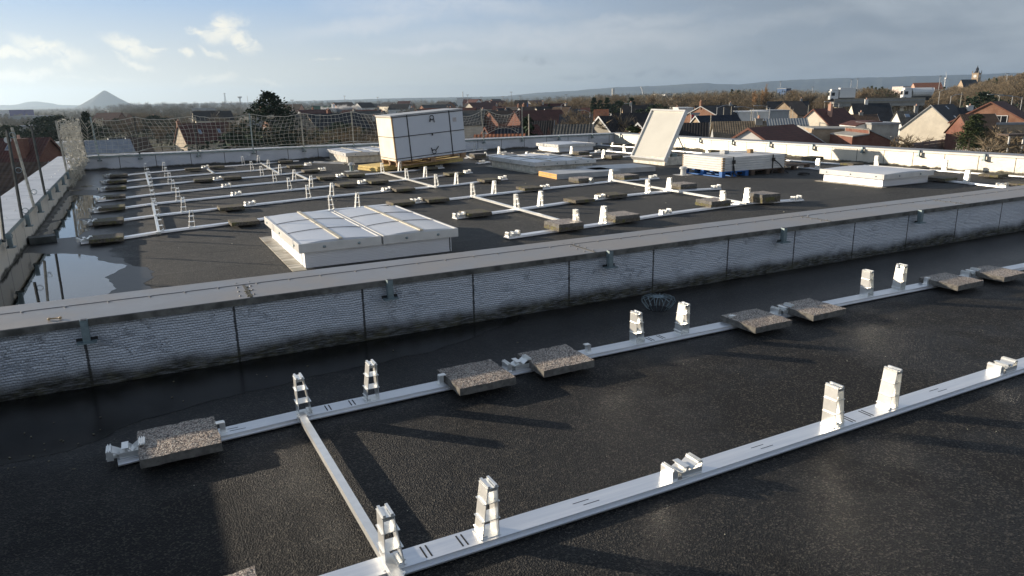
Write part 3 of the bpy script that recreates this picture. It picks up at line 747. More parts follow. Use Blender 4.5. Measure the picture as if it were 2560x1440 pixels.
# ------------------------------------------------------------------ skylights
def skylight(label, x0, x1, y0, y1, n, zc, domeh=.028, mats=None, strap=True, rz=0.0, ztop=.30, flash=True, splitgap=True, curbmat=None):
    """curb footprint x0..x1,y0..y1; n lids side by side in x"""
    t = thing('skylight', label, 'roof skylight', ((x0+x1)/2, (y0+y1)/2, UZ), rz, 'skylights of the upper roof')
    ox, oy = (x0+x1)/2, (y0+y1)/2
    x0 -= ox; x1 -= ox; y0 -= oy; y1 -= oy
    cb = MB(); cb.bx(x0, x1, y0, y1, 0, ztop-.10); cb.build('curb', curbmat or M_foilC, t)
    if flash:
        f = MB(); f.bx(x0-.16, x0-.002, y0-.10, y1+.1, .003, .010); f.build('flashing', M_flash, t)
        f = MB(); f.bx(x0-.002, x1+.12, y0-.10, y0-.002, .003, .009); f.build('flashing', M_roofU, t)
    W = (x1-x0)/n; ov = .07
    for i in range(n):
        a = x0+i*W+(-ov if i == 0 else .012); c = x0+(i+1)*W+(ov if i == n-1 else -.012)
        fr = MB(); zt = ztop; zb = ztop-.105
        fr.bx(a, c, y0-ov, y0-ov+.03, zb, zt); fr.bx(a, c, y1+ov-.03, y1+ov, zb, zt)
        fr.bx(a, a+.03, y0-ov+.03, y1+ov-.03, zb, zt); fr.bx(c-.03, c, y0-ov+.03, y1+ov-.03, zb, zt)
        lid = fr.build('lid_frame', mats or M_white, t, bevel=.004)
        # dome: arched across x
        d = MB(); nx, ny = 12, 2; ya, yb = y0-ov+.028, y1+ov-.028
        for k in range(nx+1):
            u = k/nx; x = a+.028+(c-a-.056)*u; z = zt-.008+domeh*math.sin(PI*u)**.8
            d.v += [(x, ya, z), (x, yb, z)]
        for k in range(nx): d.f.append((2*k, 2*k+2, 2*k+3, 2*k+1)); d.m.append(0)
        d.f.append(tuple(2*k for k in range(nx+1))[::-1]); d.m.append(0); d.f.append(tuple(2*k+1 for k in range(nx+1))); d.m.append(0)
        d.build('dome', M_dome, lid)
        s = MB(); xm = (a+c)/2; zm = zt+domeh
        if strap:
            s.bx(xm-.022, xm+.022, y0-ov-.002, y1+ov+.002, zm-.012, zm+.004)
            s.k = 1
            for fy in (.33, .67):
                yy = ya+(yb-ya)*fy; pts = [(a+.03+(c-a-.06)*q/12, yy+.10*math.sin(PI*q/12)*0, zt-.004+domeh*math.sin(PI*q/12)**.8+.002) for q in range(13)]
                s.tube(pts, .0035, 4)
            s.build('strap', [M_creamf, M_black], lid)
        for fx in (.3, .72): sc = MB(); sc.lathe((a+(c-a)*fx, y0-ov-.001, (zt+zb)/2), [(.001, -.016), (.016, -.010), (.018, 0), (.016, .010), (.001, .016)], 10); sc.build('screw_cap', M_galv, lid)
        for fy in (.08, .3, .5, .72, .92)[::2]: sc = MB(); sc.lathe((a-.001, y0+(y1-y0)*fy, (zt+zb)/2), [(.001, -.014), (.014, -.008), (.016, 0), (.014, .008), (.001, .014)], 10); sc.build('screw_cap', M_galv, lid)
    return t
skylight('near twin domed skylight with cream straps behind the middle parapet', 1.53, 3.32, 8.12, 10.35, 2, 0, ztop=.30)
skylight('half hidden domed skylight left of the crate by the far parapet', 5.70, 7.6, 22.0, 24.35, 2, 0, ztop=.33, curbmat=M_curb)
skylight('farthest white skylight right of the crate', 13.18, 14.6, 21.95, 23.4, 1, 0, ztop=.26, domeh=.03, strap=False)
skylight('wide domed skylight with pinkish front edge right of the crate', 8.90, 10.6, 15.95, 18.5, 2, 0, ztop=.28, curbmat=M_curb)
skylight('square white skylight near the right parapet', 13.12, 14.55, 9.35, 10.75, 1, 0, ztop=.26, domeh=.025, strap=False)
# open hatch
t = thing('roof_hatch', 'open roof hatch with its white lid tilted up to the left', 'roof hatch', (12.75, 15.65, UZ))
m = MB(); m.bx(0, .06, 0, 1.4, 0, .22); m.bx(.06, .95, 0, .06, 0, .22); m.bx(.06, .95, 1.34, 1.4, 0, .22); m.bx(.89, .95, .06, 1.34, 0, .22); m.build('curb', M_curb, t)
def quad_slab(corners, th, inset, mat_f, mat_p, parent):
    A, Bq, Cq, Dq = [Vector(c) for c in corners]; nrm = (Bq-A).cross(Dq-A).normalized()
    fr = MB(); w = inset
    ex, ey = (Bq-A).normalized(), (Dq-A).normalized()
    def bar(p, q, s, wd):
        a0, a1 = p, q; fr.hexa([a0, a1, a1+s*wd, a0+s*wd, a0+nrm*th, a1+nrm*th, a1+s*wd+nrm*th, a0+s*wd+nrm*th])
    bar(A, Bq, ey, w); bar(Dq-ey*w, Cq-ey*w, ey, w); bar(A+ey*w, Dq-ey*w, ex, w); bar(Bq-ex*w+ey*w, Cq-ex*w-ey*w, ex, w)
    lid = fr.build('lid', mat_f, parent)
    p = MB(); q = [A+ex*w+ey*w, Bq-ex*w+ey*w, Cq-ex*w-ey*w, Dq+ex*w-ey*w]
    p.hexa([c+nrm*(th*.35) for c in q]+[c+nrm*(th*.78) for c in q]); p.build('lid_panel', mat_p, lid)
    return lid
M_lid = simple('plain off white lid sheet', (.60, .575, .50), .45, 0, .04, 1.5, use='o')
o0 = Vector((12.75, 15.65, UZ))
# corners: bottom-left, bottom-right, top-right, top-left as seen
def ph(px, py, y): 
    d = ray(px, py); return ORG + d*(y/d.y)
cA, cB = ph(1575, 391, 17.05), ph(1660, 401, 15.60)
cD = ph(1628, 272, 17.6); ex = cB-cA; cC = cD+ex
cs = [c-o0 for c in (cA, cB, cC, cD)]
quad_slab(cs, -.13, .05, M_white, M_lid, t)
m = MB()
top = (Vector(cs[1])*.45+Vector(cs[2])*.55)
m.tube([(.86, .10, .22), tuple(top+Vector((.10, .05, -.1)))], .016, 6); m.tube([(.86, 1.3, .22), (.80, 1.35, .9)], .012, 6); m.build('prop', M_galv, t)
m = MB(); m.box((.5, .25, .25), (.16, .12, .10)); m.build('motor_box', M_galv, t)
# ------------------------------------------------------------------ crate of panels
t = thing('panel_crate', 'tall white crate of solar panels standing on edge, strapped to a pallet', 'panel crate', (6.08, 18.45, .215), math.radians(2))
LX, LY, LZ = 2.06, 1.2, 1.16
lean = math.radians(-4.0)
Rl = Matrix.Rotation(lean, 4, 'Y')
def lv(mb): mb.v = [tuple(Rl @ Vector(v)) for v in mb.v]; return mb
m = MB(); m.bx(0, .035, .04, LY, .15, .15+LZ); lv(m).build('end_board', M_ply, t)
m = MB(); m.bx(.035, LX, 0, .035, .15, .15+LZ-.012)
lv(m).build('panel_back', M_panelback, t)
m = MB(); m.bx(.04, LX-.04, .045, LY-.02, .155, .15+LZ-.03); lv(m).build('panel_pack', M_white, t)
m = MB(); m.bx(-.02, LX+.01, -.01, LY+.02, .15+LZ-.008, .15+LZ+.022); lv(m).build('top_board', [M_foilb], t)
m = MB(); m.bx(.0, .03, -.006, -.001, .15, .15+LZ-.01); m.bx(.0, .03, .0, .039, .15, .15+LZ-.01); lv(m).build('corner_edge', M_cardb, t)
for x in (.42, 1.64):
    m = MB(); m.bx(x, x+.026, -.010, -.001, .10, .15+LZ+.004); lv(m).build('strap', M_black, t)
for z in (.20, .76, 1.27):
    m = MB(); m.bx(-.006, LX, -.016, -.0105, z, z+.018); m.bx(-.010, -.006, -.016, LY, z, z+.014); lv(m).build('strap', M_black, t)
for cx, cz, a in ((1.13, 1.18, 1), (1.10, .28, -1)):
    m = MB(); pts = [(cx+.055*math.cos(q*PI/8), -.03, cz+.055*math.sin(q*PI/8)) for q in range(17)]; m.tube(pts, .011, 5)
    m.tube([(cx-.05, -.03, cz-.02*a), (cx-.07, -.03, cz-.11*a)], .015, 5); m.tube([(cx+.045, -.03, cz-.03*a), (cx+.14 if a < 0 else cx+.06, -.03, cz-.13*a)], .012, 5)
    lv(m).build('cable_loop', M_black, t)
m = MB(); m.box((1.10, -.02, .74), (.028, .03, .06)); lv(m).build('plug', M_black, t)
m = MB(); m.box((1.80, -.004, 1.06), (.11, .004, .11)); lv(m).build('paper_label', simple('grey printed label', (.50, .46, .44), .6, 0, .2, 60), t)
pal = MB()
for y in (0, .5*LY-.05, LY-.1):
    for x in (.02, LX*.48, LX-.16): pal.bx(x, x+.14, y, y+.1, .03, .11)
    pal.bx(0, LX, y, y+.1, .11, .135); pal.bx(0, LX, y, y+.1, .005, .03)
for i in range(9):
    x = .0+i*(LX-.12)/8; pal.bx(x, x+.12, 0, LY, .135, .15)
lv(pal).build('pallet', M_wood, t)
# yellow insulation boards under it
for j, (z0, dx, lab) in enumerate(((0, 0, 'lower yellow foam board under the crate'), (.066, .02, 'upper yellow foam board under the crate'))):
    m = MB(); m.bx(dx, 2.95, 0, 1.0, 0, .060); m.v = [tuple(Matrix.Rotation(math.radians(-1.6), 4, 'Y') @ Vector(v)) for v in m.v]
    o = m.build('foam_board', M_yel, bevel=.006, loc=(5.66, 18.88, UZ+.004+z0), rz=math.radians(15)); tag(o, lab, 'insulation board', 'yellow insulation boards')
# white boards with orange edge
def board_stack(label, x0, y0, lx, ly, rz, n, endm, side=M_foilb):
    for j in range(n):
        m = MB(); m.bx(0, lx, .0, ly, 0, .058); m.k = 1; m.bx(-.002, .0, .004, ly-.004, .003, .055)
        o = m.build('insulation_panel', [side, endm], loc=(x0, y0, UZ+.003+j*.061), rz=rz); tag(o, label % ('bottom', 'top')[j], 'insulation board', 'foil faced insulation boards')
board_stack('grey faced board with orange end in front of the wide skylight, %s of the pair', 8.60, 14.42, 1.75, .95, math.radians(-3), 2, M_oran)
board_stack('grey faced board behind the orange ended pair, %s of the two', 9.9, 14.75, 1.72, 1.05, math.radians(-5), 2, M_foilb)
# white panel pile on blue pallet
t = thing('panel_pile', 'low pile of white framed solar panels with chipped corners, strapped with black belts', 'panel stack', (11.88, 12.52, UZ+.13), math.radians(-1.5))
LX, LY = 1.98, 1.42
for j in range(6):
    m = MB(); z = j*.054; m.bx(0, LX, 0, LY, z, z+.050)
    m.build('panel', M_white, t, bevel=.003)
m = MB()
for j in range(0, 6):
    z = j*.054+.008
    for (x, y) in ((-.004, -.004), (LX-.066, -.004), (-.004, LY-.03)): m.bx(x, x+.07, y, y+.04, z, z+.030)
m.build('corner_block', M_cardb, t)
m = MB()
for x in (.30, 1.52):
    m.bx(x, x+.03, -.010, -.002, -.12, 6*.054); m.bx(x, x+.03, -.008, LY+.01, 6*.054, 6*.054+.004); m.box((x+.01, -.03, .21), (.06, .04, .08))
m.tube([(1.56, -.03, .20), (1.70, -.05, .10), (1.84, -.10, -.06), (1.92, -.14, -.125)], .014, 5)
m.tube([(.31, -.03, .12), (.33, -.05, -.05), (.44, -.06, -.125)], .014, 5)
m.build('ratchet_strap', M_black, t)
t = thing('blue_pallet', 'bright blue wooden pallet under the left end of the white panel pile', 'pallet', (11.86, 12.50, UZ+.003), math.radians(-1.5))
def pallet(t, lx, ly, mt, h=.125, n=5):
    for x in (0, lx/2-.05, lx-.1):
        for y in (0, ly/2-.05, ly-.1): m = MB(); m.bx(x, x+.1, y, y+.1, .02, h-.02); m.build('block', mt, t)
    m = MB()
    for i in range(n): y = i*(ly-.1)/(n-1); m.bx(0, lx, y, y+.1, h-.02, h)
    m.build('top_board', mt, t)
    m = MB()
    for x in (0, lx/2-.05, lx-.1): m.bx(x, x+.1, -.001, ly, .0, .02)
    m.build('bottom_board', mt, t)
pallet(t, .80, 1.38, M_blue)
t = thing('dark_pallet', 'dark wet wooden pallet under the right end of the panel pile', 'pallet', (12.74, 12.47, UZ+.003), math.radians(-1.5)); pallet(t, 1.05, 1.3, M_woodD)
t = thing('wooden_pallet', 'old wooden pallet lying bare right of the panel pile', 'pallet', (14.0, 12.75, UZ+.003), math.radians(6)); pallet(t, 1.15, .8, M_woodD, .115)
m = MB(); m.bx(0, .19, 0, .14, 0, .075); tag(m.build('carton', M_foilb, loc=(12.66, 13.3, UZ+.13+.326), rz=.2), 'small grey carton on the white panel pile', 'box')
m = MB(); m.bx(0, .12, 0, .10, 0, .085); tag(m.build('wood_block', M_cardb, loc=(13.35, 13.15, UZ+.13+.326), rz=.1), 'brown wooden block on the white panel pile', 'wood block')
m = MB(); random.seed(5)
p = [Vector((0, 0, .015))]
for i in range(22): p.append(Vector((.10*math.sin(i*1.3)+.006*i, .07*math.cos(i*1.7), .018+.014*(i % 4))))
m.tube(p, .012, 5); q = at(2004, 438, UZ); tag(m.build('webbing_tangle', M_black, loc=(q.x, q.y, UZ)), 'tangle of black strap lying on the roof right of the pallets', 'strap')
# vents
def vent(label, px, py, hat, loc):
    q = at(px, py, UZ); t = thing('roof_vent', label, 'roof vent', (q.x, q.y, UZ))
    m = MB()
    if hat: m.lathe((0, 0, 0), [(.055, .004), (.055, .16)], 16)
    else: m.lathe((0, 0, 0), [(.07, .004), (.062, .15)], 16)
    m.build('pipe', M_galv if hat else M_white, t, smooth=False)
    m = MB()
    if hat: m.lathe((0, 0, .165), [(.10, 0), (.10, .02), (.06, .06), (.02, .075)], 16)
    else: m.lathe((0, 0, .14), [(.095, 0), (.095, .035), (.08, .045), (.055, .06)], 16)
    m.build('cowl', M_foilb if hat else M_white, t)
    m = MB(); m.box((0, 0, .003), (.36, .36, .004)); m.build('base_flashing', M_foilb, t)
vent('small grey capped roof vent left of the yellow boards', 880, 428, True, 0)
vent('white pipe vent beside the blue pallet', 1708, 437, False, 0)
m = MB(); rnd = random.Random(2)
for j in range(3): m.box((0, j*.05, .01+.012*j), (1.25, .09, .012), rx=rnd.uniform(-.2, .2))
q = at(818, 408, UZ); tag(m.build('flashing_strip', M_foilb, loc=(q.x, q.y-.1, UZ+.004), rz=math.radians(-55)), 'loose pale metal flashing strips beside the half hidden skylight', 'metal strip')
# gutter grate at left
q = at(107, 606, UZ); m = MB(); m.bx(-.16, .16, -.11, -.10, 0, .08); m.bx(-.16, .16, .10, .11, 0, .08)
for i in range(9): m.bx(-.16+i*.039, -.152+i*.039, -.10, .10, .0, .08)
m.bx(-.16, .16, -.11, .11, .08, .088)
tag(m.build('drain_grate', M_post, loc=(q.x, q.y, UZ+.002), rz=.2), 'dark box shaped leaf guard over the gutter outlet at the left parapet', 'drain grate')
# wire basket over the near drain
q = at(1645, 772, 0); t = thing('drain_basket', 'wire leaf guard basket over the near roof drain', 'drain guard', (q.x, q.y, 0))
m = MB()
for k in range(16):
    a = 2*PI*k/16; pr = [(.045, .118), (.11, .120), (.15, .105), (.155, .08), (.125, .035), (.095, .002)]
    m.tube([(r*math.cos(a), r*math.sin(a), z) for r, z in pr], .0028, 5)
m.build('wire', M_galv, t)
m = MB(); m.lathe((0, 0, .118), [(.018, 0), (.055, 0), (.055, .004), (.018, .004)], 20); m.build('top_ring', M_galv, t)
m = MB(); m.lathe((0, 0, .001), [(.001, 0), (.10, .0), (.10, .002), (.001, .002)], 20); m.build('outlet', M_dark, t)
# bone on the coping
q = at(137, 800, .5); m = MB(); m.tube([(-.03, 0, .012), (.03, 0, .012)], .005, 8)
for x in (-.033, .033):
    for y in (-.007, .007): m.lathe((x, y, .003), [(.004, 0), (.009, .004), (.009, .012), (.004, .016)], 10)
tag(m.build('chew_bone', M_bone, loc=(q.x, q.y, .5), rz=-.1, smooth=True), 'small tan bone lying on the coping of the middle parapet', 'bone')
# tiny pale grit on the near roof
m = MB(); rnd = random.Random(9)
for i in range(110):
    x, y = rnd.uniform(-1.2, 9), rnd.uniform(1.4, 5.4); r = rnd.uniform(.0018, .0042)
    m.lathe((x, y, .0), [(r, 0), (r*.8, r*.5), (r*.2, r*.7)], 5)
for i in range(160):
    x, y = rnd.uniform(-1.2, 15), rnd.uniform(6.5, 24); r = rnd.uniform(.004, .012)
    m.lathe((x, y, UZ), [(r, 0), (r*.8, r*.5), (r*.2, r*.7)], 5)
tag(m.build('grit', simple('pale grit', (.5, .48, .36), .7, 0, .4, 40, use='g')), 'pale grit and leaf crumbs scattered over both roofs', 'grit', kind='stuff')

# moss creeping out of the coping joint, floating scraps at the edge of the near puddle
m = MB(); rnd = random.Random(19)
for i in range(46):
    u = rnd.random()**1.3; x = .62+rnd.gauss(0, .008)*(1+u); y = 5.50+u*.36; r = rnd.uniform(.004, .009)
    m.lathe((x, y, .5), [(r, 0), (r*.8, r*.45), (r*.25, r*.6)], 6)
tag(m.build('moss', simple('coping moss', (.065, .06, .028), .95, 0, .3, 40, use='g')), 'dark moss growing in a joint of the middle coping', 'moss', kind='stuff')
m = MB()
for i in range(22):
    q = at(rnd.uniform(10, 420), rnd.gauss(1120, 40), 0); r = rnd.uniform(.003, .008); a = rnd.uniform(0, 3.1)
    m.box((q.x, q.y, .006), (r*2, r, .003), rz=a, rx=rnd.uniform(-.2, .2))
for i in range(26):
    q = at(rnd.uniform(500, 2300), 0, 0) if False else Vector((rnd.uniform(-.5, 7), rnd.uniform(4.4, 5.4), 0)); r = rnd.uniform(.004, .008)
    m.box((q.x, q.y, .005), (r*2, r, .003), rz=rnd.uniform(0, 3), rx=rnd.uniform(-.2, .2))
tag(m.build('leaf_litter', simple('pale leaf scraps', (.16, .14, .09), .8, 0, .4, 30, use='g')), 'small leaf scraps lying along the near puddle', 'leaves', kind='stuff')
# ------------------------------------------------------------------ net posts and net
def net_post(label, base, top, mt, r=.02, rings=()):
    b_, t_ = Vector(base), Vector(top)
    t = thing('net_post', label, 'net post', base, 0, 'net posts along the parapets')
    m = MB(); m.tube([(0, 0, 0), tuple(t_-b_)], r, 4 if r > .018 else 8); m.build('shaft', mt, t)
    for f in rings:
        c = (t_-b_)*f; m = MB(); pts = [(c.x+.05+.035*math.cos(q*PI/6), c.y, c.z+.035*math.sin(q*PI/6)) for q in range(13)]; m.tube(pts, .005, 5); m.build('rope_ring', M_galv, t)
def lp(px, py): 
    d = ray(px, py); return ORG + d*(-1.44/d.x)
net_post('leaning net post cut by the left edge', lp(10, 605), lp(-6, 470), M_post, .019, (.1,))
net_post('tall dark net post, second from the left edge', lp(55, 545), Vector((-1.44, lp(55, 545).y+.15, 1.62)), M_post, .019, (.08, .55, .95))
q = lp(86, 520); net_post('olive net post leaning against its neighbour at the left parapet', q, q+Vector((-.12, .25, 1.15)), M_postp, .019, (.2,))
q = lp(113, 487); net_post('dark upright net post, fourth from the left edge', q, q+Vector((-.03, .1, 1.12)), M_post, .019, (.05,))
q = Vector((-1.44, 18.9, .42)); net_post('net post in front of the bunched net at the left corner', q, q+Vector((-.05, .1, 1.2)), M_postp, .024)
FPX_POSTS = [(-1.0, -.06, M_galv), (.07, 0, M_post), (1.69, 0, M_post), (3.33, 0, M_galv), (4.93, -.02, M_postp), (6.6, 0, M_postp), (8.2, 0, M_galv), (9.9, 0, M_galv), (11.5, -.09, M_postp), (13.12, 0, M_postp)]
nm = ['leftmost', 'second', 'third', 'fourth', 'fifth', 'sixth', 'seventh', 'eighth', 'ninth', 'last']
for i, (x, dx, mt) in enumerate(FPX_POSTS):
    net_post('net post on the far parapet, %s from the left' % nm[i] if i not in (0, 9) else ('leftmost net post on the far parapet' if i == 0 else 'rightmost net post on the far parapet'),
             (x, 24.555, .37), (x+dx, 24.555, 1.62), mt, .022)
for i, x in enumerate((-1.45, -1.33)):
    net_post(('outer', 'inner')[i]+' net post in the far left corner behind the bunched net', (x, 24.40, .3), (x, 24.40, 1.6), M_post, .022)
def net():
    m = MB(); xs = np.arange(-1.33, 13.13, .134); rows = 9
    posts = [-1.33]+[p[0] for p in FPX_POSTS]
    rnd = random.Random(12); G = {}
    def prof(x):
        for a, c in zip(posts, posts[1:]):
            if a <= x <= c+1e-6: u = (x-a)/(c-a); s = 4*u*(1-u); return s, u, a
        return 0, 0, 0
    for i, x in enumerate(xs):
        s, u, a = prof(x)
        deep = .30 if a in (-1.33,) else .10
        if a >= 9.8: deep = .26
        top = 1.60 - deep*s - rnd.uniform(0, .015)
        bot = .58 + .03*math.sin(x*3.1) + (.28*s if a > 11 else 0) + (.10*s if a == 0.07 else 0)
        for j in range(rows):
            f = j/(rows-1); z = bot + (top-bot)*f
            xx = x + .10*math.sin(f*PI*1.15+.4)*math.sin(x*.9+1)*(.4+s) - (.06*(1-f) if a > 9 else 0) + rnd.uniform(-.009, .009)
            yy = 24.53 - .07*s*math.sin(f*PI) + rnd.uniform(-.01, .01)
            G[(i, j)] = (xx, yy, z+rnd.uniform(-.008, .008))
    n = len(xs)
    for i in range(n):
        m.tube([G[(i, j)] for j in range(rows)], .0036, 4, cap=False)
    for j in range(rows):
        m.tube([G[(i, j)] for i in range(n)], .0036 if 0 < j < rows-1 else .0085, 4, cap=False)
    # loose lower cord hanging in loops
    pts = [(x, 24.5, .56+.05*math.sin(x*2.3)+.03*math.sin(x*7)) for x in np.arange(-1.3, 9, .2)]; m.tube(pts, .006, 4, cap=False)
    for cx in (-.87, 1.65, 3.95):
        for k in range(10):
            a = rnd.uniform(0, 6); p0 = Vector((cx, 24.52, 1.52)); q = [p0+Vector((rnd.uniform(-.11, .13), rnd.uniform(-.03, .03), rnd.uniform(-.20, .08)*(1 if cx < 0 else .4))) for _ in range(4)]
            m.tube(q, .006, 4, cap=False)
    return tag(m.build('safety_net', M_rope), 'knotted pale rope safety net strung between posts on the far parapet', 'safety net')
net()
def bunch():
    m = MB(); rnd = random.Random(4)
    c0 = Vector((-1.42, 19.6, 0)); c1 = Vector((-1.36, 23.2, 0))
    # net gathered into hanging folds between the corner posts
    A = Vector((-1.49, 19.6, 0)); Bq = Vector((-1.36, 24.2, 0))
    n, rows = 46, 17; G = {}
    for i in range(n):
        u = i/(n-1); base = A.lerp(Bq, u)
        for j in range(rows):
            f = j/(rows-1); z = 1.60-1.15*f - .14*f*rnd.random() - .10*abs(math.sin(u*PI*3))*(1-f) + .045*math.sin(u*50+j)
            G[(i, j)] = (base.x+.05*math.sin(i*2.1+j*.5)+rnd.uniform(-.03, .03)+(.09*f*f), base.y+rnd.uniform(-.05, .05), z+rnd.uniform(-.035, .035))
    for i in range(n): m.tube([G[(i, j)] for j in range(rows)], .0065, 4, cap=False)
    for j in range(rows): m.tube([G[(i, j)] for i in range(n)], .0065, 4, cap=False)
    for k in range(40):
        u = rnd.random(); p = A.lerp(Bq, u*.7); q = [(p.x+rnd.uniform(-.03, .12), p.y+rnd.uniform(-.1, .1), .40-.10*s+rnd.uniform(-.05, .05)) for s in range(4)]
        m.tube(q, .007, 4, cap=False)
    return tag(m.build('bunched_net', M_rope), 'bundle of gathered rope netting hanging at the far left corner', 'safety net')
bunch()
#@TOWN
# ------------------------------------------------------------------ the town
def ground_f(N, b, g, o):
    n = N.noise(g, .012, 5, .6); f = N.noise(g, .25, 4, .6)
    col = N.mix(N.ramp(n, .38, .62), (.055, .062, .030, 1), (.075, .060, .042, 1))
    col = N.mix(N.ramp(f, .5, .8, 0, .5), col, (.10, .095, .075, 1))
    N.set(b.inputs['Base Color'], col)
M_ground = mat('winter ground', (.06, .06, .04), .95, 0, .1, ground_f)
m = MB(); R_ = 26000
m.poly([(-R_, -R_, GZ), (R_, -R_, GZ), (R_, R_, GZ), (-R_, R_, GZ)]); struct(m.build('ground', M_ground))
def asph(N, b, g, o):
    N.set(b.inputs['Base Color'], N.mix(N.noise(g, .8, 4), (.040, .040, .042, 1), (.065, .063, .06, 1)))
M_asph = mat('street asphalt', (.05, .05, .05), .85, 0, .3, asph)

def brick_mat(name, c1, c2, mort):
    def f(N, b, g, o):
        X, Y, Z = N.sep(o); nx = N.sep(N.n('ShaderNodeNewGeometry').outputs['Normal'])
        u = N.math('ADD', X, Y)
        br = N.n('ShaderNodeTexBrick', i_Scale=1.0); N.set(br.inputs['Vector'], N.comb(u, Z, 0.0))
        br.inputs['Brick Width'].default_value = .22; br.inputs['Row Height'].default_value = .075; br.inputs['Mortar Size'].default_value = .010
        N.set(br.inputs['Color1'], (*c1, 1)); N.set(br.inputs['Color2'], (*c2, 1)); N.set(br.inputs['Mortar'], (*mort, 1))
        N.set(b.inputs['Base Color'], N.mix(N.ramp(N.noise(o, .9, 5, .65), .35, .7, 0, .55), br.outputs['Color'], (*[c*.6 for c in c1], 1)))
    return mat(name, c1, .85, 0, .2, f)
def plaster(name, c, var=.10): return simple(name, c, .85, 0, var, .7, 0, 40, .2)
def tiles(name, c, row=.34, var=.3, metal=0.0, rough=.72, corr=False):
    def f(N, b, g, o):
        X, Y, Z = N.sep(o)
        n = N.noise(o, 1.1, 5, .65); n2 = N.noise(o, 6, 3)
        col = N.mix(N.ramp(N.math('ADD', N.math('MULTIPLY', n, .7), N.math('MULTIPLY', n2, .3)), .35, .65), (*[k*(1-var) for k in c], 1), (*[k*(1+var) for k in c], 1))
        rowt = N.math('FRACT', N.math('DIVIDE', N.math('ABSOLUTE', Y), row*.82)); colt = N.math('FRACT', N.math('DIVIDE', X, .24 if not corr else .30))
        col = N.mix(N.math('MULTIPLY', N.math('GREATER_THAN', rowt, .86), .55), col, (*[k*.35 for k in c], 1))
        N.set(b.inputs['Base Color'], col)
        h = N.math('ADD', N.math('MULTIPLY', rowt, -1.0), N.math('SINE', N.math('MULTIPLY', colt, 6.283)) if corr else N.math('MULTIPLY', N.math('SINE', N.math('MULTIPLY', colt, 6.283)), .5))
        bump(N, b, h, .03, .9)
    return mat(name, c, rough, metal, .3, f)
W = dict(cbrick=brick_mat('cream brick', (.60, .50, .36), (.66, .56, .42), (.5, .45, .38)), cream=plaster('cream render', (.70, .63, .51)), white=plaster('white render', (.66, .65, .62)), grey=plaster('grey render', (.36, .37, .37)),
         stone=brick_mat('pale block wall', (.34, .31, .25), (.38, .35, .29), (.24, .22, .19)), brick=brick_mat('red brick', (.27, .115, .065), (.34, .155, .09), (.30, .25, .20)),
         dbrick=brick_mat('dark red brick', (.19, .065, .045), (.25, .10, .065), (.2, .16, .13)), ybrick=brick_mat('tan brick', (.42, .30, .19), (.48, .36, .24), (.4, .35, .28)),
         salmon=plaster('salmon render', (.56, .34, .25)), pink=plaster('pale pink render', (.62, .52, .46)), blue=plaster('blue cladding', (.03, .13, .42)),
         conc=plaster('concrete', (.33, .32, .29), .2))
Rf = dict(slate=tiles('dark slate tiles', (.022, .025, .030), .3), black=tiles('black tiles', (.022, .019, .018), .33), red=tiles('red brown tiles', (.085, .030, .022), .33),
          rust=tiles('rust red tiles', (.105, .038, .026), .33, .2), orange=tiles('orange clay tiles', (.30, .115, .055), .33), tan=tiles('weathered tan tiles', (.20, .155, .10), .30),
          brown=tiles('brown tiles', (.085, .055, .036), .33), grey=tiles('grey fibre cement sheets', (.24, .26, .27), 1.4, .15, 0, .7, True), dgrey=tiles('dark grey tiles', (.080, .078, .070), .30, .25),
          navy=tiles('blue black tiles', (.012, .018, .030), .33))
M_glass = mat('dark window glass', (.015, .018, .022), .08, 0, .6)
M_wfr = simple('white window frame', (.68, .68, .66), .5, 0, .05, 3)
M_zinc = simple('zinc trim', (.30, .31, .32), .5, .3, .15, 2)

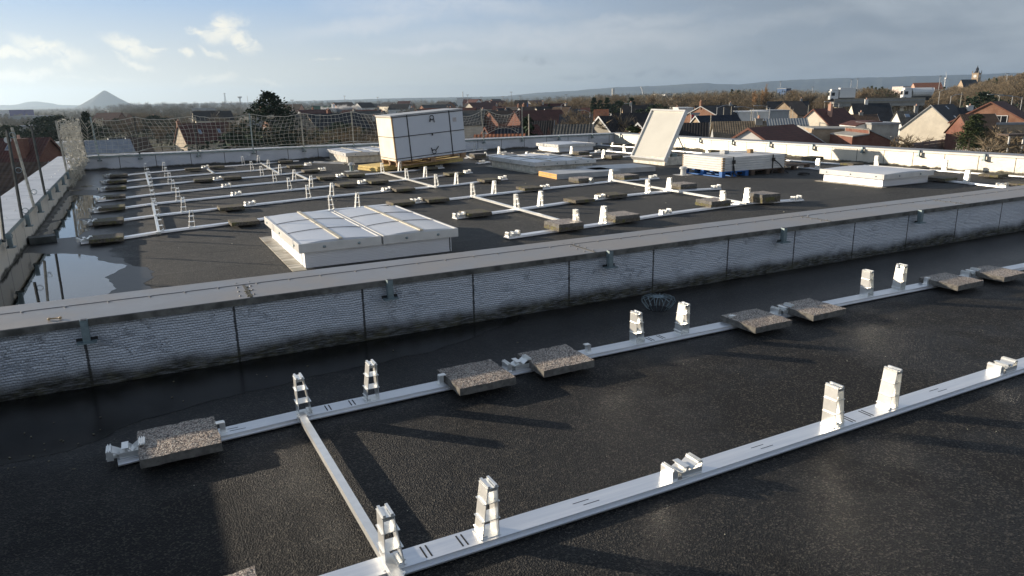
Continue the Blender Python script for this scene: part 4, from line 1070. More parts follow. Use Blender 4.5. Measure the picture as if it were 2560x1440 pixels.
def house(label, apex, d, th, w, L, hr, wall, roof, chim=(), win=(), sky=(), hip=0.0, asym=0.0, group=None, cat='house', name='house', over=.25, trim=True, ground=None, simple_=False):
    """apex: pixel of the visible gable's apex at distance d; ridge runs from it at angle th (0 = to the right, 90 = away)."""
    A = far(*apex, d); g0 = GZ if ground is None else ground
    H_ = A.z - g0; hw = max(1.2, H_-hr); hr = H_-hw
    rz = math.radians(th) - YAW
    t = thing(name, label, cat, (A.x, A.y, g0), rz, group)
    wl, wr = w/2, w/2*(1+asym); el, er = hw, hw-hr*asym
    m = MB()
    prof = [(-wr, 0), (-wr, er), (0, H_-.12), (wl, el), (wl, 0)]        # y = +left of the ridge direction
    i = len(m.v)
    for x in (0, L):
        xx = x
        for y, z in prof: m.v.append((xx, y, z))
    n = 5
    if hip: 
        m.v[i+2+0] = (0, 0, prof[2][1]); 
    m.f.append(tuple(i+k for k in range(n))); m.m.append(0); m.f.append(tuple(i+n+k for k in reversed(range(n)))); m.m.append(0)
    for a in ((0, 1), (3, 4)): m.f.append((i+a[0], i+a[0]+n, i+a[1]+n, i+a[1])); m.m.append(0)
    m.build('wall', wall, t)
    r = MB(); th_ = .14
    for s, wd, ez in ((1, wl, el), (-1, wr, er)):
        sl = (H_-ez)/wd; ye, ze = s*(wd+over), ez-sl*over
        x0, x1 = -over*.7, L+over*.7
        rp = [(x0, 0, H_), (x1-hip, 0, H_), (x1, ye, ze), (x0, ye, ze)]
        q = [Vector(v) for v in rp]
        if s > 0: q = [q[0], q[3], q[2], q[1]]
        r.hexa([v-Vector((0, 0, th_)) for v in q] + q)
    if hip: 
        sl = (H_-el)/wl
        r.poly([(L+over*.7, -(wr+over), er-(H_-er)/wr*over), (L+over*.7, wl+over, el-sl*over), (L+over*.7-hip, 0, H_)])
    ro = r.build('roof', roof, t)
    if trim and not simple_:
        tr = MB()
        for s, wd, ez in ((1, wl, el), (-1, wr, er)):
            sl = (H_-ez)/wd; tr.hexa([(-over*.7-.03, 0, H_-.17), (-over*.7-.004, 0, H_-.17), (-over*.7-.004, s*(wd+over), ez-sl*over-.17), (-over*.7-.03, s*(wd+over), ez-sl*over-.17),
                                          (-over*.7-.03, 0, H_+.02), (-over*.7-.004, 0, H_+.02), (-over*.7-.004, s*(wd+over), ez-sl*over+.02), (-over*.7-.03, s*(wd+over), ez-sl*over+.02)])
        tr.build('verge_trim', M_zinc if roof not in (Rf['red'], Rf['rust'], Rf['orange']) else W['dbrick'], t)
    for ch in chim:
        fx, y, h, mt = ch[:4]; sz = ch[4] if len(ch) > 4 else .55
        x = fx*L; zr = H_-abs(y)*(H_-el)/wl
        c = MB(); c.bx(x-sz/2, x+sz/2, y-sz/2*.8, y+sz/2*.8, zr-.6, zr+h); c.bx(x-sz/2-.05, x+sz/2+.05, y-sz/2*.8-.05, y+sz/2*.8+.05, zr+h, zr+h+.08)
        c.k = 1; c.lathe((x, y, zr+h+.08), [(.13, 0), (.10, .30)], 8); c.build('chimney', [mt, W['salmon']], ro)
    for side, u, v, ww, wh in win:
        f = MB(); gl = MB(); e = .05
        def P_(uu, zz, off):
            if side == 'g': return (-off, -uu, zz)
            if side == 'e': return (L+off, uu, zz)
            if side == 'r': return (uu, -wr-off, zz)
            return (L-uu, wl+off, zz)
        def bx2(mb, u0, u1, z0, z1, o0_, o1_):
            a = [P_(u0, z0, o0_), P_(u1, z0, o0_), P_(u1, z0, o1_), P_(u0, z0, o1_), P_(u0, z1, o0_), P_(u1, z1, o0_), P_(u1, z1, o1_), P_(u0, z1, o1_)]; mb.hexa(a)
        bx2(f, u-ww/2-.08, u-ww/2, v-.08, v+wh+.08, .0, .06); bx2(f, u+ww/2, u+ww/2+.08, v-.08, v+wh+.08, .0, .06)
        bx2(f, u-ww/2, u+ww/2, v+wh, v+wh+.08, .0, .06); bx2(f, u-ww/2, u+ww/2, v-.08, v, .0, .09); bx2(f, u-.03, u+.03, v, v+wh, .02, .05)
        fo = f.build('window', M_wfr, t); bx2(gl, u-ww/2, u+ww/2, v, v+wh, .004, .018); gl.build('pane', M_glass, fo)
    for side, fx, fy, ww, wh in sky:      # roof windows: side -1 right, 1 left
        wd, ez = (wl, el) if side > 0 else (wr, er)
        def Q_(x, y, off): return (x, side*y, H_-(H_-ez)*y/wd+off)
        x0, x1 = fx*L-ww/2, fx*L+ww/2; y0, y1 = fy*wd-wh/2, fy*wd+wh/2
        f = MB(); f.hexa([Q_(x0, y0, .01), Q_(x1, y0, .01), Q_(x1, y1, .01), Q_(x0, y1, .01), Q_(x0, y0, .07), Q_(x1, y0, .07), Q_(x1, y1, .07), Q_(x0, y1, .07)])
        fo = f.build('roof_window', M_zinc, ro)
        f = MB(); e = .08; f.hexa([Q_(x0+e, y0+e, .07), Q_(x1-e, y0+e, .07), Q_(x1-e, y1-e, .07), Q_(x0+e, y1-e, .07), Q_(x0+e, y0+e, .09), Q_(x1-e, y0+e, .09), Q_(x1-e, y1-e, .09), Q_(x0+e, y1-e, .09)])
        f.build('pane', M_sheen, fo)
    return t
M_sheen = mat('skyward glass', (.30, .36, .42), .12, .6, .6)
def flat(label, px0, px1, ytop, d, depth, th, wall, cat='building', name='flat_roofed_building', h=None, wins=None, group=None, capm=None, rowy=None, ground=None):
    a, c = far(px0, ytop, d), far(px1, ytop, d); g0 = GZ if ground is None else ground
    L = (c-a).length; rz = -YAW+math.radians(th); H_ = a.z-g0
    t = thing(name, label, cat, (a.x, a.y, g0), rz, group)
    m = MB(); m.bx(0, L, 0, depth, 0, H_-.15); m.build('wall', wall, t)
    m = MB(); m.bx(-.12, L+.12, -.12, depth+.12, H_-.15, H_+.1); m.build('roof', capm or M_zinc, t)
    if wins:
        n, rows_, ww, wh = wins
        for r in range(rows_):
            z = H_-1.1-wh-r*2.9
            if z < .5: continue
            for i in range(n):
                x = (i+.5)*L/n; f = MB(); f.bx(x-ww/2-.08, x+ww/2+.08, -.07, -.002, z-.08, z+wh+.08); fo = f.build('window', M_wfr, t)
                f = MB(); f.bx(x-ww/2, x+ww/2, -.085, -.071, z, z+wh); f.build('pane', M_glass, fo)
    return t
# ---- right side, near
house('cream gabled house with dark slate roof and one roof window, tallest on the right', (2328, 262), 122, 42, 8.8, 10.5, 3.9, W['cream'], Rf['slate'], sky=[(-1, .45, .62, .7, 1.1), (-1, .55, .15, .5, .6)], win=[('r', 2.2, 1.0, 1.1, 1.1), ('r', 5.2, .9, 2.0, 1.3), ('r', 8.2, 1.0, .9, 1.2)])
house('cream gabled house with red brown tiles, brick chimney and two roof windows', (2035, 272), 108, 38, 7.2, 8.5, 3.1, W['cream'], Rf['red'], asym=.75, chim=[(.28, -1.2, 1.6, W['salmon'])], sky=[(-1, .55, .80, .6, .9), (-1, .82, .80, .6, .9)])
house('low house with white gable and broad rust red roof just behind the right parapet', (1873, 319), 60, 45, 9.6, 9.4, 2.9, W['white'], Rf['rust'], hip=1.2)
house('house with corrugated grey roof and grey gable end', (2013, 295), 84, 172, 6.2, 5.2, 2.2, W['grey'], Rf['grey'], win=[('g', 1.2, 3.2, .6, .9)], over=.3)
house('house with broad weathered tan tile roof behind the rust red roof', (1911, 302), 76, 171, 8.4, 5.1, 3.0, W['grey'], Rf['tan'], chim=[(.0+.12, .3, .4, W['conc'], .7)])
house('dark brown roofed house with tall red brick chimney at the right parapet', (1768, 306), 66, 166, 9.0, 3.5, 3.0, W['dbrick'], Rf['black'], hip=1.0)
house('house with blue black roof and small brick gable right of the raised hatch', (1741, 289), 100, 22, 6.6, 6.6, 2.6, W['ybrick'], Rf['navy'])
house('long blue black roofed house with brick right gable', (1832, 288), 108, 168, 6.0, 5.5, 2.4, W['brick'], Rf['navy'])
house('brick gabled house with black roof near the red shop sign', (1753, 265), 150, 40, 9.6, 7.4, 2.2, W['brick'], Rf['black'], chim=[(.02, 0.2, .9, W['brick'])], win=[('r', 4.8, 2.6, 1.0, 1.2)])
house('white house under a dark slate roof with two small dark windows', (2222, 257), 140, 172, 6.8, 6.6, 3.1, W['cream'], Rf['slate'], chim=[(.62, .1, .7, W['white'])], win=[('g', -1.0, 3.3, .7, 1.2), ('g', .9, 3.3, .7, 1.2)])
house('low brown roofed house with small white gable in front of the slate house', (2190, 285), 118, 170, 6.4, 4.6, 1.9, W['white'], Rf['brown'], chim=[(.5, .1, .3, W['conc'])])
house('dark roofed house with roof window between two cream gables', (2288, 277), 128, 172, 6.2, 2.9, 2.3, W['white'], Rf['dgrey'], chim=[(.0, .3, 1.0, W['conc'])], sky=[(1, .55, .35, .8, .7)])
house('red edged low roof tucked against the tall cream house', (2283, 284), 140, 50, 5.2, 4.5, 2.4, W['grey'], Rf['rust'])
house('brick gabled house with dark brown roof and white framed window at the right edge', (2478, 254), 98, 45, 9.0, 7.0, 2.6, W['brick'], Rf['red'], win=[('g', 1.4, 4.0, 1.3, 1.3)])
house('slate roofed house with pale chimney behind the brick house on the right', (2436, 268), 128, 172, 6.0, 5.0, 1.8, W['grey'], Rf['slate'], chim=[(.2, 0.6, .6, W['white'], .9)])
house('low brown roof in front of the brick house', (2484, 284), 94, 173, 7.0, 3.9, 2.3, W['dbrick'], Rf['brown'])
# brick garden buildings
def wedge(label, pts, d, th, mt, capm, dep=4.0, cat='outbuilding', name='outbuilding'):
    a = far(*pts[0], d); rz = -YAW+math.radians(th); t = thing(name, label, cat, (a.x, a.y, GZ), rz)
    ex = Vector((math.cos(rz), math.sin(rz), 0)); prof = []
    for px, py in pts:
        r_ = ray(px, py); nrm = Vector((-ex.y, ex.x, 0)); k = (a-ORG).dot(nrm)/r_.dot(nrm); q = ORG+r_*k; prof.append(((q-a).dot(ex), q.z-GZ))
    m = MB(); n = len(prof); P0 = [(prof[0][0], 0)]+prof+[(prof[-1][0], 0)]; n = len(P0)
    for y in (0, dep):
        for x, z in P0: m.v.append((x, y, z))
    m.f.append(tuple(range(n))[::-1]); m.m.append(0); m.f.append(tuple(range(n, 2*n))); m.m.append(0)
    for k in range(n): m.f.append((k, (k+1) % n, n+(k+1) % n, n+k)); m.m.append(0)
    m.build('wall', mt, t)
    m = MB()
    for (x0, z0), (x1, z1) in zip(prof, prof[1:]):
        m.hexa([(x0, -.1, z0+.002), (x1, -.1, z1+.002), (x1, dep+.1, z1+.002), (x0, dep+.1, z0+.002), (x0, -.1, z0+.1), (x1, -.1, z1+.1), (x1, dep+.1, z1+.1), (x0, dep+.1, z0+.1)])
    m.build('roof', capm, t)
wedge('long orange brick outbuilding wall with stepped right end beyond the right parapet', [(2033, 323), (2172, 324)], 66, -8, W['ybrick'], W['conc'], 5)
wedge('dark brick lean-to with sloping roof edge beyond the right parapet', [(2131, 343), (2172, 337), (2172, 326), (2226, 350)], 60, -4, W['dbrick'], W['conc'], 5)
wedge('white garage with sloping red edged roof', [(2139, 316), (2170, 306), (2206, 305)], 98, -5, W['white'], Rf['red'], 6, 'garage', 'garage')
flat('grey open carport with flat roof left of the tall cream house', 2180, 2246, 309, 96, 5, -4, W['conc'], 'carport', 'carport')
# ---- centre
house('pale stone gabled house with black roof behind the far right roof corner', (1500, 290), 72, 32, 7.6, 8.4, 3.0, W['stone'], Rf['black'])
house('long dark grey tile roof just beyond the far parapet', (1478, 310), 56, 168, 7.4, 3.3, 2.6, W['dbrick'], Rf['dgrey'], hip=.8)
house('house with dark red roof right of the last net post', (1382, 301), 74, 172, 8.2, 3.1, 3.0, W['dbrick'], Rf['black'])
house('low orange tiled ridge right behind the far parapet', (1306, 334), 46, 174, 6.0, 2.9, 2.0, W['dbrick'], Rf['orange'])
house('blue black roofed house seen through the end of the net', (1300, 319), 52, 176, 6.6, 1.6, 2.4, W['brick'], Rf['navy'], sky=[(1, .5, .5, .4, .8)])
house('small white gabled house seen through the right part of the net', (1216, 317), 60, 40, 3.4, 5.5, 1.8, W['white'], Rf['red'])
house('pointed salmon gable house with brown roof in the middle distance', (1363, 272), 170, 25, 4.6, 7, 3.0, W['salmon'], Rf['brown'])
flat('red brick flat topped block with two pale windows', 1390, 1410, 269, 175, 8, 0, W['dbrick'], wins=(2, 1, 1.0, 1.1))
house('narrow tan house with brown roof right of the brick block', (1424, 267), 165, 150, 5.4, 4.0, 2.6, W['ybrick'], Rf['brown'])
house('long orange roof low in the middle distance', (1388, 284), 150, 176, 6.0, 5.2, 1.5, W['brick'], Rf['orange'])
house('orange roofed house with two white dormers', (1519, 273), 150, 176, 5.5, 2.6, 2.0, W['salmon'], Rf['orange'])
house('small white house with crimson roof', (1473, 269), 170, 176, 5.0, 1.8, 1.2, W['white'], Rf['rust'])
house('small white gable beside a black roof in front of the big white block', (1530, 283), 120, 20, 3.0, 6.5, 1.8, W['white'], Rf['black'])
house('brown roofed brick gable behind bare shrubs left of the raised hatch', (1598, 306), 66, 38, 5.4, 5, 2.2, W['brick'], Rf['brown'])
house('dark roofed white gable house in front of the lamp post', (1478, 285), 120, 170, 5.5, 5.0, 2.0, W['white'], Rf['navy'])
flat('long two storey pale pink building left of the raised hatch', 1583, 1636, 265, 185, 10, -6, W['pink'], wins=(6, 2, .9, 1.1), capm=M_wfr)
flat('white building with dark windows right of the raised hatch', 1697, 1732, 270, 160, 8, -4, W['white'], wins=(3, 2, .9, 1.1), capm=M_wfr)
flat('low white workshop with dark curved roof right of the brick house', 1848, 1922, 280, 150, 8, -6, W['white'], 'workshop', 'workshop', capm=M_wfr)
flat('pale grey long shed behind the white workshop', 1900, 1972, 277, 165, 8, -3, W['grey'], 'shed', 'shed')
house('blue walled building with dark roof amid the far trees', (1318, 250), 300, 172, 9, 5.0, 3.2, W['blue'], Rf['black'])
t = flat('red and white shop sign board beside the raised hatch', 1728, 1748, 283.5, 120, .15, 0, W['white'], 'sign', 'shop_sign')
m = MB(); m.bx(.05, .50, -.03, -.001, 5.05, 5.6); m.build('red_panel', mat('sign red', (.55, .02, .03), .5), t)
def text(s, size, loc, rot, mt, parent=None, name='lettering', ext=.004):
    cu = D.curves.new(name, 'FONT'); cu.body = s; cu.size = size; cu.extrude = ext; cu.align_x = 'LEFT'
    o = D.objects.new(name, cu); C.objects.link(o); cu.materials.append(mt); o.location = loc; o.rotation_euler = rot
    if parent: o.parent = parent
    bpy.context.view_layer.update(); me = D.meshes.new_from_object(o); q = D.objects.new(name, me); C.objects.link(q); q.parent = parent; q.location = loc; q.rotation_euler = rot
    D.objects.remove(o); return q
# ---- left
house('red tiled house with two brick chimneys and a roof window beyond the left parapet', (120, 343), 62, 184, 9.0, 6.4, 3.4, W['dbrick'], Rf['red'],
      chim=[(.22, 1.7, 1.2, W['dbrick'], 1.0), (.80, 1.7, 1.2, W['dbrick'], 1.0)], sky=[(1, .42, .22, .5, .6)])
t = thing('satellite_dish', 'white satellite dish on the red tiled roof at the left', 'satellite dish', far(19, 350, 58))
m = MB(); m.lathe((0, 0, 0), [(.02, 0), (.14, .02), (.24, .06), (.25, .065)], 16); m.v = [(x, -z, y) for x, y, z in m.v]; m.build('dish', M_wfr, t)
m = MB(); m.tube([(0, 0, 0), (0, .1, -.4)], .02, 6); m.build('mast', M_galv, t)
house('low mossy tile roofed house hugging the left parapet', (107, 404), 34, 186, 5.2, 2.2, 1.6, W['pink'], Rf['brown'], win=[('l', .6, 2.0, .5, .9)], over=.35)
t = flat('white shop building with a blue lettered band beyond the left corner', 128, 280, 358, 82, 3, 3, W['white'], 'shop', 'shop_building', capm=M_wfr)
m = MB(); m.bx(.15, 2.75, -.09, -.003, 2.75, 3.25); m.bx(3.2, 4.9, -.09, -.003, 2.75, 3.25); m.build('sign_band', mat('sign blue', (.02, .04, .30), .5), t)
text(', SUB-S', .42, (.35, -.10, 2.85), (PI/2, 0, 0), M_wfr, t)
text('ENDERS', .36, (3.3, -.10, 2.85), (PI/2, 0, 0), M_wfr, t)
m = MB(); m.bx(5.6, 6.2, -.09, -.003, 2.3, 3.3); m.build('pink_board', W['salmon'], t)
house('white gable of the shop showing through the net', (205, 352), 78, 40, 4.0, 4.5, 1.6, W['white'], M_zinc)
house('cream brick house with steep dark brown roof seen through the net', (446, 309), 122, 45, 5.0, 8.2, 2.9, W['cbrick'], Rf['red'], chim=[(.0, 0, .35, W['brick'])], sky=[(-1, .35, .5, .5, .6), (-1, .75, .5, .5, .6)], asym=.0)
house('small cream gable right of the cream brick house', (553, 331), 126, 45, 3.2, 6.0, 1.5, W['salmon'], Rf['rust'])
house('greenish pale gabled house seen through the left of the net', (317, 344), 100, 48, 5.0, 2.4, 2.1, W['stone'], Rf['brown'])
house('second pale gable left of the greenish one', (273, 345), 104, 48, 4.0, 2.4, 1.8, W['stone'], Rf['dgrey'])

# ---- many smaller houses of the town
rnd = random.Random(21)
walls = [('white', W['white']), ('cream', W['cream']), ('brick', W['brick']), ('salmon', W['salmon']), ('grey', W['grey']), ('dark brick', W['dbrick']), ('tan brick', W['ybrick'])]
roofs = [('red brown', Rf['red']), ('dark slate', Rf['slate']), ('black', Rf['black']), ('brown', Rf['brown']), ('dark grey', Rf['dgrey']), ('black', Rf['black'])]
small = []
for i in range(44):
    if i < 26: px = rnd.uniform(640, 1330) if i > 4 else rnd.uniform(240, 620); d = rnd.uniform(125, 270) if i > 4 else rnd.uniform(180, 300)
    elif i < 40: px = rnd.uniform(1130, 1640); d = rnd.uniform(130, 260)
    else: px = (1690, 1840, 2020, 1960)[i-40]; d = rnd.uniform(170, 200)
    small.append((px, d))
small.sort()
cnt = {}
zones = [(0, 620, 'left of the pine'), (620, 950, 'between pine and crate'), (950, 1330, 'right of the crate'), (1330, 1660, 'left of the hatch'), (1660, 2600, 'over the right parapet')]
for px, d in small:
    wn, wm = rnd.choice(walls if d > 150 else walls[2:]); rn, rm = rnd.choice(roofs); z = [q for q in zones if q[0] <= px < q[1]][0][2]
    key = (wn, rn, z); cnt[key] = cnt.get(key, 0)+1
    h = rnd.uniform(4.6, 6.6); yh = 262.8-.0198*(px-318); py = yh + (EYE-GZ-h)*FPX/d*1.03
    lab = '%s house with %s roof %s, %s such from left' % (wn, rn, z, ORD[cnt[key]-1])
    th = rnd.choice([35, 42, 168, 174, 40, 176, 130])
    house(lab, (px, py), d, th, rnd.uniform(6, 8.5), rnd.uniform(7, 12), rnd.uniform(2.2, 3.2), wm, rm, group='small town houses',
          chim=[(rnd.uniform(.05, .95), .2, .7, rnd.choice([W['brick'], W['dbrick'], W['conc']]))] if rnd.random() < .7 else (), win=[('g', -1.2, h*.38, .9, 1.1), ('g', 1.2, h*.38, .9, 1.1), ('l', 3, 1.2, 1.1, 1.2), ('r', 3, 1.2, 1.1, 1.2)] if rnd.random() < .8 else (), simple_=True)

for i in range(34):
    px = (rnd.uniform(640, 1330) if i < 22 else rnd.uniform(1000, 1700)); d = rnd.uniform(300, 620); h = rnd.uniform(5.5, 8); yh = 262.8-.0198*(px-318)
    wn, wm = rnd.choice([walls[0], walls[1], walls[3], walls[0], walls[2]]); rn, rm = rnd.choice(roofs)
    house('tiny far house among the woods at %d permille of the photo width' % round(px/2.56), (px, yh+(EYE-GZ-h)*FPX/d*1.03), d, rnd.choice([40, 50, 170, 130]), rnd.uniform(6, 9), rnd.uniform(8, 16), 2.6, wm, rm, group='tiny far houses', simple_=True)
# ------------------------------------------------------------------ trees
def twig_f(c1, c2):
    def f(N, b, g, o):
        n = N.noise(g, .10, 3, .6); n2 = N.noise(g, 1.1, 3, .6)
        col = N.mix(N.ramp(n, .4, .6), (*c1, 1), (*c2, 1)); col = N.mix(N.ramp(n2, .4, .7, 0, .45), col, (*[k*1.7 for k in c2], 1))
        N.set(b.inputs['Base Color'], col)
    return f
M_twig = mat('bare twigs', (.12, .09, .06), .9, 0, .1, twig_f((.155, .128, .088), (.21, .162, .105)))
M_twig2 = mat('russet twigs', (.2, .12, .06), .9, 0, .1, twig_f((.26, .165, .085), (.34, .21, .11)))
M_bark = simple('bark', (.075, .06, .045), .9, 0, .25, 2, use='g')
M_ever = mat('evergreen needles', (.02, .035, .018), .85, 0, .15, twig_f((.018, .032, .020), (.036, .054, .030)))
M_ivy = mat('ivy green', (.04, .06, .02), .8, 0, .2, twig_f((.030, .046, .020), (.055, .070, .028)))
M_wood = mat('far wood', (.1, .08, .06), .95, 0, .05, twig_f((.155, .148, .118), (.20, .18, .14)))
def branchy(seed, h, spread, levels=4, dens=1.0, up=.35, trunk=.28, flat_=1.0):
    rnd = random.Random(seed); tr, cr = MB(), MB()
    def seg(m, p, q, r0, r1, n=3):
        d = (q-p); 
        if d.length < 1e-6: return
        d.normalize(); a = d.cross(Vector((.3, .5, .8))).normalized(); b_ = d.cross(a); i = len(m.v)
        for c, r in ((p, r0), (q, r1)):
            for k in range(n): t_ = 2*PI*k/n; m.v.append(tuple(c+a*(r*math.cos(t_))+b_*(r*math.sin(t_))))
        for k in range(n): m.f.append((i+k, i+(k+1) % n, i+n+(k+1) % n, i+n+k)); m.m.append(0)
    def blade(p, q, w):
        d = (q-p).normalized(); s = d.cross(Vector((rnd.uniform(-1, 1), rnd.uniform(-1, 1), rnd.uniform(-1, 1)))).normalized()*w
        i = len(cr.v); cr.v += [tuple(p-s), tuple(p+s), tuple(q)]; cr.f.append((i, i+1, i+2)); cr.m.append(0)
    def grow(p, d, L, r, lv):
        q = p + d*L
        if lv <= 2: seg(tr, p, q, r, r*.6, 5 if lv == 0 else 4)
        else: blade(p, q, max(r, .022))
        if lv >= levels: 
            for k in range(int(4*dens)):
                dd = (d+Vector((rnd.uniform(-1, 1), rnd.uniform(-1, 1), rnd.uniform(-.5, .9)))*.8).normalized(); blade(q-d*L*rnd.uniform(0, .8), q+dd*L*rnd.uniform(.5, 1.0), .026)
            return
        n = {0: 7, 1: 5, 2: 5, 3: 4}.get(lv, 3)
        for k in range(n):
            f = rnd.uniform(.45, 1.0) if lv else rnd.uniform(.45, 1.0)
            side = Vector((rnd.uniform(-1, 1), rnd.uniform(-1, 1), rnd.uniform(-.15, .5))).normalized()
            dd = (d*up+side*spread+Vector((0, 0, .28))).normalized()
            grow(p+d*L*f, dd, L*rnd.uniform(.50, .72), r*.5, lv+1)
    grow(Vector((0, 0, 0)), Vector((0, 0, 1)), h*.48, trunk*h/14, 0)
    zs = max(v[2] for v in cr.v); k = h/zs
    for m in (tr, cr): m.v = [(x*k*flat_, y*k*flat_, z*k) for x, y, z in m.v]
    return tr, cr
def leafy(seed, h, w, n, size, shape='cone', trunk=.25, clump=True):
    rnd = random.Random(seed); tr, cr = MB(), MB(); tr.tube([(0, 0, 0), (0, 0, h*.55)], trunk, 6, r2=trunk*.5)
    cl = []
    for i in range(max(12, n//26)):
        f = rnd.random()**.8; z = h*(.10+.88*f)
        R = {'cone': (1-f)**.8, 'column': (1-f**3)*.9+.06, 'round': math.sqrt(max(0, 1-(2*f-1)**2))*.95+.05, 'pine': min(1.0, ((1-f)/.26)**.75)*(.88+.12*math.sin(i*2.4))}[shape]*w/2
        a = rnd.uniform(0, 2*PI); rr = R*math.sqrt(rnd.uniform(.25, 1.0)); cl.append((Vector((rr*math.cos(a), rr*math.sin(a), z)), R))
    for c, R in cl:
        cs = max(.18*w*.5, .34*R+.12*w*.3)
        for k in range(26):
            off = Vector((rnd.gauss(0, 1), rnd.gauss(0, 1), rnd.gauss(0, .55)))*cs*.5
            if shape in ('cone', 'pine'): off.z -= .25*off.xy.length
            p = c+off; s = size*rnd.uniform(.6, 1.3)
            u = Vector((rnd.uniform(-1, 1), rnd.uniform(-1, 1), rnd.uniform(-.6, .6))).normalized(); v = u.cross(Vector((rnd.uniform(-1, 1), rnd.uniform(-1, 1), rnd.uniform(-1, 1)))).normalized()
            i = len(cr.v); cr.v += [tuple(p-u*s), tuple(p+v*s*.45), tuple(p+u*s), tuple(p-v*s*.45)]; cr.f.append((i, i+1, i+2, i+3)); cr.m.append(0)
    return tr, cr
def proto(tr, cr, mc): return tr.mesh('trunk', M_bark), cr.mesh('crown', mc)
BARE = [proto(*branchy(s, 12, sp, 4, dn, up), M_twig) for s, sp, dn, up in ((1, .75, 1.0, .5), (2, .95, 1.0, .35), (3, .6, 1.0, .7), (4, .85, 1.2, .4))]
POP = [proto(*branchy(s, 16, .35, 4, 1.0, 1.1, .28, .62), M_twig2) for s in (7, 8)]
SHRUB = [proto(*branchy(s, 4, .8, 3, 1.0, .4, .3), M_twig) for s in (14, 15)]
EVER = [proto(*leafy(3, 10, 4.6, 1500, .30, 'cone'), M_ever), proto(*leafy(5, 10, 4.2, 1500, .30, 'column'), M_ever)]
ROUND = [proto(*leafy(9, 8, 6.5, 1700, .28, 'round'), M_ever)]
IVY = [proto(*leafy(11, 12, 3.0, 1300, .30, 'column'), M_ivy)]
PINE = [proto(*leafy(17, 11, 6.0, 7000, .17, 'pine', .3), M_ever)]
FINE_CON = [proto(*leafy(23, 8, 3.2, 3000, .16, 'column'), M_ivy)]
def tree(kind, label, px, ytop, d, h=None, name='tree', group=None, wscale=1.0, rz=None, cat='tree', sub=None, dz=0.0):
    """crown top at the pixel; if h is given the foot may stand on rising ground, else it stands at street level"""
    A = far(px, ytop, d); g0 = GZ
    hh = A.z-g0 if h is None else h
    if h is not None: g0 = A.z-h
    src = kind[(sub if sub is not None else int(px*7)) % len(kind)]
    base_h = max(v.co.z for v in src[1].vertices) if src[1].name not in HC else HC[src[1].name]; HC[src[1].name] = base_h
    k = hh/base_h; r_ = (px*1.7) % 6.28 if rz is None else rz
    t = thing(name, label, cat, (A.x, A.y, g0), r_, group); t.scale = (k*wscale, k*wscale, k)
    o = link('trunk', src[0], t); o = link('crown', src[1], t)
    return t
HC = {}
tree(PINE, 'big dark pine standing behind the net left of the crate', 668, 225, 62, name='pine_tree', wscale=1.0)
tree(EVER, 'dark conifer poking above the bunched net at the far left corner', 211, 275, 96, name='conifer', sub=0, wscale=1.0)
tree(ROUND, 'broad dark evergreen clump left of the bunched net, left half', 112, 288, 112, name='evergreen_tree', wscale=1.1)
tree(ROUND, 'broad dark evergreen clump left of the bunched net, right half', 145, 285, 116, name='evergreen_tree', wscale=1.1, rz=2)
tree(ROUND, 'dull green tree at the left edge behind the red roof', 14, 310, 104, name='evergreen_tree', rz=1)
tree(ROUND, 'dull green tree behind the red roof, right of the edge tree', 40, 312, 108, name='evergreen_tree', rz=3)
for i, (px, y, d, lab) in enumerate(((1485, 241, 190, 'leftmost and tallest of the three dark cypresses left of the hatch'), (1501, 249, 192, 'middle and smallest of the three dark cypresses left of the hatch'), (1518, 241, 194, 'right one of the three dark cypresses left of the hatch'))):
    tree(EVER, lab, px, y, d, name='cypress_tree', sub=i, wscale=1.0, group='dark cypresses')
tree(ROUND, 'dark green tree right of the three cypresses', 1548, 250, 190, name='evergreen_tree')
tree(EVER, 'pointed dark conifer between the cypresses and the pink building', 1579, 243, 200, name='conifer', wscale=1.2)
tree(ROUND, 'black round evergreen in front of the pink building', 1604, 271, 150, name='evergreen_tree', wscale=.9)
tree(ROUND, 'black round evergreen at the top left corner of the raised hatch', 1645, 258, 160, name='evergreen_tree', wscale=1.1)
tree(ROUND, 'dark pine above the brick house at the right edge', 2464, 227, 140, name='evergreen_tree', wscale=1.15)
tree(FINE_CON, 'left one of two dark green conical shrubs in front of the brick house', 2434, 286, 84, name='conical_shrub', wscale=1.2)
tree(FINE_CON, 'right one of two dark green conical shrubs in front of the brick house', 2448, 283, 85, name='conical_shrub', wscale=1.2)
tree(EVER, 'small conifer before the salmon gable house', 1372, 259, 210, name='conifer', sub=0)
tree(EVER, 'dark conifer just right of the last net post', 1318, 286, 60, name='conifer', sub=0)
tree(FINE_CON, 'bushy green shrub left of the raised hatch', 1584, 312, 58, name='green_shrub', wscale=1.3)
tree(FINE_CON, 'green shrub showing between the half hidden skylight and the net', 832, 348, 50, name='green_shrub', wscale=1.5)
for i, (px, y, d) in enumerate(((1548, 283, 70), (1572, 272, 74), (1590, 280, 76), (1610, 290, 72))):
    tree(SHRUB, 'reddish bare shrub before the raised hatch, %s from the left' % ORD[i], px, y, d, name='bare_shrub', group='bare shrubs by the hatch', wscale=1.2)
tree(BARE, 'bare tree rising in front of the long grey roof', 1437, 262, 96, name='bare_tree', sub=1, wscale=.9)
tree(SHRUB, 'bare brown hedge plant behind the half hidden skylight', 880, 330, 48, name='bare_shrub', wscale=1.6)
tree(POP, 'tall russet poplar standing above the brown wood', 1914, 204, 230, name='poplar_tree', sub=0, wscale=1.15)
tree(POP, 'shorter russet poplar left of the tall one', 1889, 217, 228, name='poplar_tree', sub=1, wscale=1.0)
